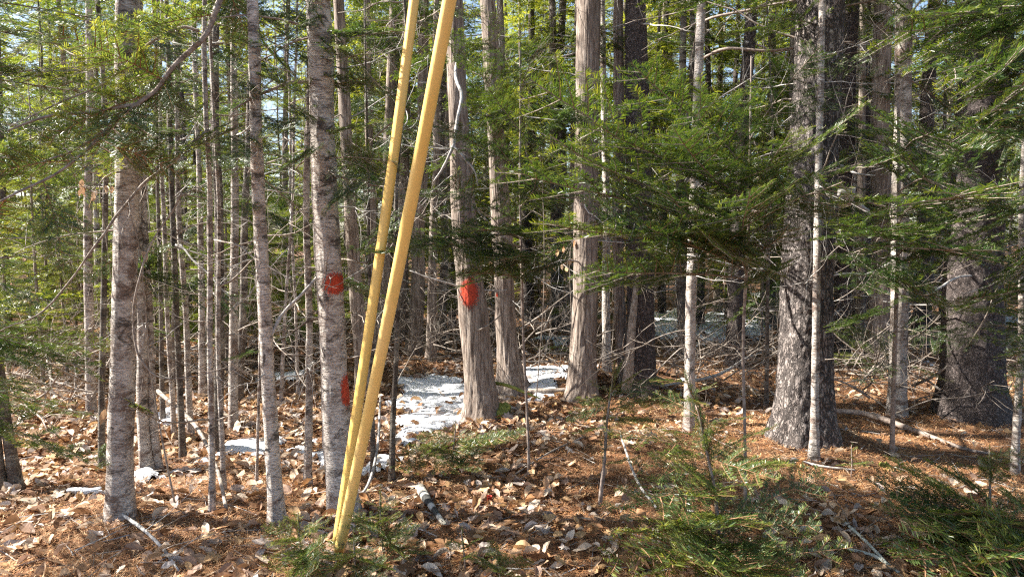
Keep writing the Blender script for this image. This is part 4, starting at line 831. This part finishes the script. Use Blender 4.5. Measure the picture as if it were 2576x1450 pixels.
def maple(seed):
    r = np.random.default_rng(seed); th = np.linspace(-math.pi, math.pi, 17)[:-1]; rad = np.array([.18, .34, .22, .42, .26, .50, .30, .46, .62, .46, .30, .50, .26, .42, .22, .34]); cu = r.uniform(-.5, .9)
    V = [(0, 0, 0)]+[(a*math.cos(t), a*math.sin(t), cu*a*a+.05*r.normal()) for t, a in zip(th, rad)]
    return np.array(V), np.array([(0, 1+i, 1+(i+1) % 16) for i in range(16)])
LEAF = [beech(i) for i in range(9)]+[maple(i) for i in range(4)]
def rotm(yaw, tilt, roll):
    cz, sz, cx_, sx_, cy_, sy_ = math.cos(yaw), math.sin(yaw), math.cos(tilt), math.sin(tilt), math.cos(roll), math.sin(roll)
    return np.array([[cz, -sz, 0], [sz, cz, 0], [0, 0, 1]]) @ np.array([[cy_, 0, sy_], [0, 1, 0], [-sy_, 0, cy_]]) @ np.array([[1, 0, 0], [0, cx_, -sx_], [0, sx_, cx_]])
def needleness(x, y):     # where the orange needle mat rules over the broad leaves
    return np.clip(.50+.9*fbm(x*.55+2, y*.55+7, 3, 3)+.36*np.tanh((x+.1)/1.0), 0, 1)
pts = []
for y0, y1, dens in ((2.3, 4.5, 520), (4.5, 7, 340), (7, 11, 130), (11, 18, 36)):
    num = int(dens*(y1**2-y0**2)/2*1.75); yy = np.sqrt(RNG.uniform(y0**2, y1**2, num)); xx = yy*RNG.uniform(-.875, .875, num)
    keep = RNG.random(num) > needleness(xx, yy)*.9; pts += list(zip(xx[keep], yy[keep]))
pts.sort(key=lambda q: q[1]); pa = np.array(pts); PZ = ground(pa[:, 0], pa[:, 1]); PS = snow_hs(pa[:, 0], pa[:, 1]); V, Fc, Tn = [], [], []; nv = 0; singles = 0; LM = {}
for q, (x, y) in enumerate(pts):
    sh = PS[q]
    if sh > 0 and RNG.random() < .93: continue
    k = int(RNG.integers(len(LEAF))); s = (U(.06, .128) if x < .2 else U(.05, .105))*(1.0 if k < 9 else .95); ci = int(RNG.integers(len(PAL)))
    z = PZ[q]+sh+U(.006, .045); ang = (U(0, 6.28), float(RNG.normal(0, .42)), float(RNG.normal(0, .38)))
    if singles < 300 and abs(x/y) < .74 and y > 2.75 and s > .065:
        key = (k, ci)
        if key not in LM: LM[key] = mesh_np('leaf', LEAF[k][0], LEAF[k][1], ['dry_leaf'], tint=PAL[ci])
        o = link('leaf', LM[key], GROUND); R = rotm(*ang)*s; o.matrix_basis = Matrix(((*R[0], x), (*R[1], y), (*R[2], z+.006), (0, 0, 0, 1))); singles += 1; continue
    v = LEAF[k][0]*s @ rotm(*ang).T+[x, y, z]; V.append(v); Fc.append(LEAF[k][1]+nv); Tn.append(np.repeat(PAL[ci][None]*U(.75, 1.2), len(v), 0)); nv += len(v)
o = link('leaf_litter', mesh_np('leaf_litter', np.concatenate(V), np.concatenate(Fc), ['dry_leaf'], tint=np.concatenate(Tn))); tag(o, 'carpet of dry tan beech and maple leaves', 'leaves', kind='stuff')
# orange pine-needle mat
num = 480000; yy = 2.3+(RNG.random(num)**1.4)*9.; xx = yy*RNG.uniform(-.875, .875, num); keep = RNG.random(num) < .25+.75*needleness(xx, yy); xx, yy = xx[keep], yy[keep]; num = len(xx)
keep = (snow_hs(xx, yy) == 0) | (RNG.random(num) < .015); xx, yy = xx[keep], yy[keep]; num = len(xx)
a = RNG.uniform(0, 6.28, num); l = RNG.uniform(.03, .085, num)/2; el = RNG.normal(0, .22, num); wd_ = RNG.uniform(.0009, .0017, num)*np.clip(yy/4, 1, 2.5)
zc = ground(xx, yy)+.004+RNG.random(num)*.016+np.abs(np.sin(el))*l*.6
dx, dy, dz = np.cos(a)*np.cos(el)*l, np.sin(a)*np.cos(el)*l, np.sin(el)*l; px_, py_ = -np.sin(a)*wd_, np.cos(a)*wd_
v = np.stack([np.stack([xx-dx+px_, yy-dy+py_, zc-dz], -1), np.stack([xx-dx-px_, yy-dy-py_, zc-dz], -1), np.stack([xx+dx, yy+dy, zc+dz], -1)], 1).reshape(-1, 3)
NP = np.array([(.42, .19, .07), (.52, .28, .12), (.32, .13, .045), (.62, .42, .24), (.22, .09, .035)]); tn = NP[RNG.integers(0, 5, num)]
o = link('needle_litter', mesh_np('needle_litter', v, np.arange(len(v)).reshape(-1, 3), ['litter'], tint=np.repeat(tn, 3, 0))); tag(o, 'mat of fallen orange pine needles', 'needles', kind='stuff')
# twigs
B = Buf()
for _ in range(2600):
    y = 2.4+RNG.random()**1.3*11; x = y*U(-.87, .87); l = U(.06, .38); a = U(0, 6.28); z = g1(x, y)+U(.008, .035); n_ = 4; t_ = np.linspace(-.5, .5, n_); cv = U(-.2, .2)
    P = np.stack([x+l*(np.cos(a)*t_-np.sin(a)*cv*t_**2), y+l*(np.sin(a)*t_+np.cos(a)*cv*t_**2), z+l*t_*U(-.12, .18)+snow_h(x, y)*.9], -1)
    vv, ff = tube(P, np.linspace(1, .5, n_)*U(.0012, .0038), 3, False); B.add(vv, ff, 0 if RNG.random() < .6 else 1)
v, f, m_, a_ = B.arrays(); o = link('twig_litter', mesh_np('twig_litter', v, f, ['deadwood', 'greywood'], m_)); tag(o, 'thin dead twigs strewn over the leaves', 'twigs', kind='stuff')
# brush tangles of dead sticks
def brush(label, regions):
    parts = []
    for x0, x1, y0, y1, num, up in regions:
        for _ in range(num):
            p = hit(U(x0, x1), U(y0, y1)); a = U(0, 6.28); l = U(.4, 1.3)
            parts.append((LIBD[int(RNG.integers(12))], frame((p.x, p.y, p.z+U(.0, up)), (math.cos(a), math.sin(a), U(-.15, .75)), U(0, 6)) @ Matrix.Diagonal((l, l*U(.8, 1.6), l*U(.8, 1.6), 1))))
    v, f, m_, a_ = merge(parts); o = link('brush_tangle', mesh_np('brush_tangle', v, f, ['deadwood', 'greywood'], RNG.integers(0, 2, len(f)) if False else np.zeros(len(f)), smooth=True)); tag(o, label, 'brush', kind='stuff')
brush('tangle of dead sticks between and behind the cedars', [(1230, 1480, 800, 960, 100, .6), (960, 1180, 840, 930, 70, .5)])
brush('tangle of dead sticks between the white-barked fir and the hemlock', [(1650, 1960, 870, 1000, 100, .3)])
brush('tangle of dead sticks around the two giant trunks', [(2090, 2380, 880, 1060, 60, .3), (2480, 2575, 900, 1060, 25, .3)])
brush('tangle of dead sticks in the sunlit thicket', [(0, 300, 950, 1100, 60, .6), (380, 860, 860, 1000, 90, .6)])

# ------------------------------------------------------------------ fallen wood and small things
def log_(pts, label, bark, name='fallen_branch', cat='branch', k=9, twigs=0, lift=.0, knots=0):
    q = np.array([(lambda h_: (h_.x, h_.y, h_.z+dz+lift))(hit(x, y)) for x, y, w, dz in pts]); r = np.array([w/2/F*hit(x, y).y for x, y, w, dz in pts]); q[:, 2] += r*.6
    P = spline(q, 22); R = np.interp(np.linspace(0, 1, 22), np.linspace(0, 1, len(r)), r)*(1+.12*vnoise(np.arange(22)*.8, q[0, 0]*7, 1)); b = Vector(q[len(q)//2]); root = thing(name, b, label, cat)
    v, f = tube(P, R, k); link('wood', mesh_np('wood', v-np.array(b), f, [bark], smooth=True), root)
    for _ in range(twigs):
        i = int(RNG.integers(3, 20)); put_dead(root, P[i], (U(-1, 1), U(-1, 1), U(-.1, .6)), U(.15, .45), name='twig')
    return root
log_([(270, 1255, 5, .03), (300, 1300, 8, .03), (360, 1350, 9, .04), (410, 1390, 8, .02), (450, 1445, 5, .02)], 'curved lichen-grey branch lying in the front leaves', 'greywood', twigs=5)
log_([(570, 1295, 10, .03), (545, 1230, 10, .14), (490, 1140, 10, .22), (400, 1075, 11, .30)], 'dead stem leaning low through the slender stems', 'deadwood', twigs=3)
log_([(600, 925, 26, .12), (700, 900, 26, .15), (815, 868, 24, .2)], 'dark fallen log behind the bare-stemmed firs', 'rotwood', 'fallen_log', 'log')
log_([(1091, 862, 12, .0), (1120, 842, 16, .35), (1152, 830, 17, .55)], 'broken brown stick propped against the dark cedar clump', 'deadwood', twigs=0)
log_([(2090, 1050, 14, .05), (2180, 1060, 16, .05), (2300, 1095, 13, .03), (2420, 1135, 9, .02), (2500, 1150, 6, .02)], 'long dark branch lying between the two giant trunks', 'limb_bark', twigs=5)
log_([(1990, 1160, 6, .02), (2060, 1180, 7, .02), (2150, 1190, 5, .02)], 'thin grey stick in the needles below the hemlock', 'greywood', twigs=2)
log_([(2120, 1320, 8, .02), (2180, 1380, 8, .03), (2240, 1440, 9, .02)], 'lichen-crusted stick near the bright green sapling', 'lichen', twigs=3)
log_([(2130, 1390, 7, .02), (2200, 1410, 9, .02), (2260, 1450, 8, .02)], 'second lichen-crusted stick crossing the first', 'lichen', twigs=3)
log_([(1660, 985, 6, .05), (1800, 970, 8, .1), (1880, 925, 7, .12), (1960, 890, 5, .1)], 'pale stick slanting across the brush before the hemlock', 'greywood', twigs=2)
log_([(1560, 1130, 5, .10), (1600, 1230, 7, .06), (1650, 1290, 6, .03)], 'bare grey branch drooping beside the crooked small fir', 'greywood', twigs=4)
log_([(860, 1270, 6, .02), (920, 1255, 8, .06), (950, 1200, 7, .2), (958, 1130, 5, .4)], 'bent grey twig rising beside the yellow guards', 'greywood', twigs=3)
log_([(1280, 1210, 4, .02), (1380, 1150, 5, .03), (1480, 1100, 4, .02)], 'straight thin stick on the needle mound', 'deadwood', twigs=1)
log_([(1330, 992, 14, .02), (1400, 990, 13, .02), (1450, 985, 11, .02)], 'weathered log piece in the snow by the tall grey cedar', 'deadwood', 'fallen_log', 'log')
log_([(770, 1355, 9, .02), (790, 1346, 9, .02), (830, 1350, 8, .02)], 'short stub of grey wood beside the guards\' foot', 'greywood', twigs=0)
# banded birch log
m, n, p = mat('birch_bands'); c = objco(n); at__ = nd(n, 'ShaderNodeAttribute', attribute_name='v')
q_ = nd(n, 'ShaderNodeMath', operation='MULTIPLY_ADD'); n.links.new(noise(n, c, 30, 4, .6), q_.inputs[0]); q_.inputs[1].default_value = .10; n.links.new(at__.outputs['Fac'], q_.inputs[2])
col = ramp(n, q_.outputs[0], [(.0, (.55, .50, .42)), (.13, (.55, .50, .42)), (.135, (.10, .09, .08)), (.16, (.62, .58, .50)), (.26, (.62, .58, .50)), (.265, (.16, .14, .12)), (.29, (.62, .58, .50)), (.40, (.5, .47, .42)), (.42, (.035, .035, .033)), (.60, (.05, .05, .047)), (.62, (.58, .56, .52)), (.70, (.55, .53, .49)), (.72, (.045, .045, .042)), (.84, (.06, .06, .055)), (.87, (.5, .48, .44)), (1., (.35, .33, .27))], 'LINEAR')
n.links.new(col, p.inputs['Base Color']); p.inputs['Roughness'].default_value = .8; bump(n, p, noise(n, c, 60, 4, .6), .006); M['birch_bands'] = m
b0, b1 = hit(1056, 1244), hit(1120, 1330); PP = spline([(b0.x, b0.y, b0.z+.045), ((b0.x+b1.x)/2-.015, (b0.y+b1.y)/2, (b0.z+b1.z)/2+.05), (b1.x, b1.y, b1.z+.02)], 26)
rt = thing('birch_log', b0, 'short birch log banded white and black in the leaves', 'log'); v, f = tube(PP, np.interp(np.linspace(0, 1, 26), [0, .45, .5, 1], [.030, .027, .021, .013]), 14)
uu = np.concatenate([np.repeat(np.linspace(0, 1, 26), 14), [0, 1]]); link('wood', mesh_np('wood', v-np.array(b0), f, ['birch_bands'], attr=uu, smooth=True), rt)
v, f = tube(spline([PP[12], PP[12]+[.03, -.02, .03], PP[12]+[.04, -.03, .06]], 5), [.014, .010, .007, .006, .004], 7); link('branch_stub', mesh_np('branch_stub', v-np.array(b0), f, ['rotwood'], smooth=True), rt)
# red plastic cup
m, n, p = mat('red_plastic'); p.inputs['Base Color'].default_value = (.34, .025, .012, 1); p.inputs['Roughness'].default_value = .35
nz = noise(n, objco(n), 60, 4, .6); n.links.new(ramp(n, nz, [(.35, (.22, .02, .012)), (.65, (.42, .035, .015))]), p.inputs['Base Color']); M['red_plastic'] = m
cb = hit(1231, 1268); cp = thing('red_cup', cb, 'small dark red plastic cup standing in sunny leaves', 'cup')
K = 20; prof = [(.010, .0), (.011, .012), (.0135, .03), (.016, .05), (.0175, .052), (.0165, .055), (.0145, .052), (.010, .01)]; V = [(r_*math.cos(j/K*6.2832), r_*math.sin(j/K*6.2832), z) for r_, z in prof for j in range(K)]
Fq = [(i*K+j, i*K+(j+1) % K, (i+1)*K+(j+1) % K, (i+1)*K+j) for i in range(len(prof)-1) for j in range(K)]
o = link('cup_wall', mesh_np('cup_wall', np.array(V), np.array(Fq), ['red_plastic'], smooth=True), cp)
v, f = tube([(0, 0, .001), (0, 0, .010)], .0105, K); link('cup_bottom', mesh_np('cup_bottom', v, f, ['red_plastic']), cp)
# moss
def moss(px, py, rx, ry, h, label):
    c0 = hit(px, py); r = np.random.default_rng(int(px)); V, Fc = [], []; n_ = 0
    K1, K2 = 28, 9
    for i in range(K2+1):
        for j in range(K1):
            a = i/K2*1.25; th = j/K1*6.2832; q = .25*fbm(math.cos(th)*2+px, math.sin(th)*2, a*2, 3); rr_ = math.sin(min(a, 1.57))*(1+q)
            x, y = c0.x+rx*rr_*math.cos(th), c0.y+ry*rr_*math.sin(th); V.append((x-c0.x, y-c0.y, g1(x, y)-c0.z-.02+h*math.cos(min(a, 1.5))*(1+q)+.008*float(vnoise(x*60, y*60, 1))))
    Fq = [(i*K1+j, (i+1)*K1+j, (i+1)*K1+(j+1) % K1, i*K1+(j+1) % K1) for i in range(K2) for j in range(K1)]
    o = link('moss_cushion', mesh_np('moss_cushion', np.array(V), np.array(Fq), ['moss'], smooth=True)); o.location = c0; tag(o, label, 'moss')
moss(1252, 1038, .13, .13, .10, 'yellow-green moss cushion on the root of the red-marked cedar')
moss(2120, 905, .35, .2, .10, 'yellow moss mound at the foot of the speckled fir')
moss(2240, 900, .3, .15, .06, 'low moss mound beyond the speckled fir')
moss(2228, 1175, .05, .05, .05, 'tiny moss tuft on the floor below the thin young fir')
moss(1395, 880, .3, .2, .06, 'mossy hump behind the tall grey cedar')
moss(318, 1292, .05, .05, .05, 'moss at the foot of the thick lichen-covered fir')
# beech twigs that keep their dry leaves
def beech_twig(px, py, Y, nl, label, spread=.16, s0=.062, stem=None):
    b = at(px, py, Y); foot = Vector((b.x+U(-.1, .1), b.y+.15, g1(b.x, b.y+.15))); rt = thing('beech_sapling', foot, label, 'sapling', None)
    P = spline([foot[:], ((foot+b)/2+Vector((U(-.06, .06), 0, 0)))[:], b[:], (b+Vector((U(-.1, .1), -.05, .25)))[:]], 24); v, f = tube(P, np.linspace(.006, .0015, 24), 5); link('stem', mesh_np('stem', v-np.array(foot), f, ['deadwood'], smooth=True), rt)
    for i in range(nl):
        p_ = b+Vector((U(-1, 1)*spread, U(-1, 1)*spread*.6, U(-1, 1)*spread)); k = int(RNG.integers(9)); ci = [0, 6, 4, 1][int(RNG.integers(4))]; key = (k, ci)
        if key not in LM: LM[key] = mesh_np('leaf', LEAF[k][0], LEAF[k][1], ['dry_leaf'], tint=PAL[ci])
        R = rotm(U(0, 6.28), U(-.7, .7), U(.7, 1.5))*U(.8, 1.3)*s0; link('leaf', LM[key], rt, Matrix(((*R[0], p_.x), (*R[1], p_.y), (*R[2], p_.z), (0, 0, 0, 1))))
        q = P[17+i % 6]; v, f = tube(spline([q, (np.array(q)+np.array(p_))/2+[0, 0, .02], p_[:]], 5), .0012, 3); link('twig', mesh_np('twig', v-np.array(foot), f, ['deadwood']), rt)
beech_twig(250, 468, 4.6, 11, 'beech sapling holding orange dry leaves beside the thick fir')
beech_twig(352, 640, 3.9, 1, 'thin twig with one amber leaf against the thick fir', .02, .085)
beech_twig(1432, 650, 6.6, 9, 'beech sapling with pale curled leaves beside the tall grey cedar', .16)
beech_twig(1532, 590, 7., 9, 'beech sapling with tan leaves between the cedar and thin peeling cedar', .2)
beech_twig(1545, 770, 7., 8, 'low beech sapling with tan leaves by the thin peeling cedar', .22)
beech_twig(1360, 400, 6.5, 4, 'beech sapling with a few brown leaves above the snow gap', .12)
beech_twig(268, 1030, 4.3, 2, 'twig with two large orange leaves at the thick fir\'s side', .05, .12)
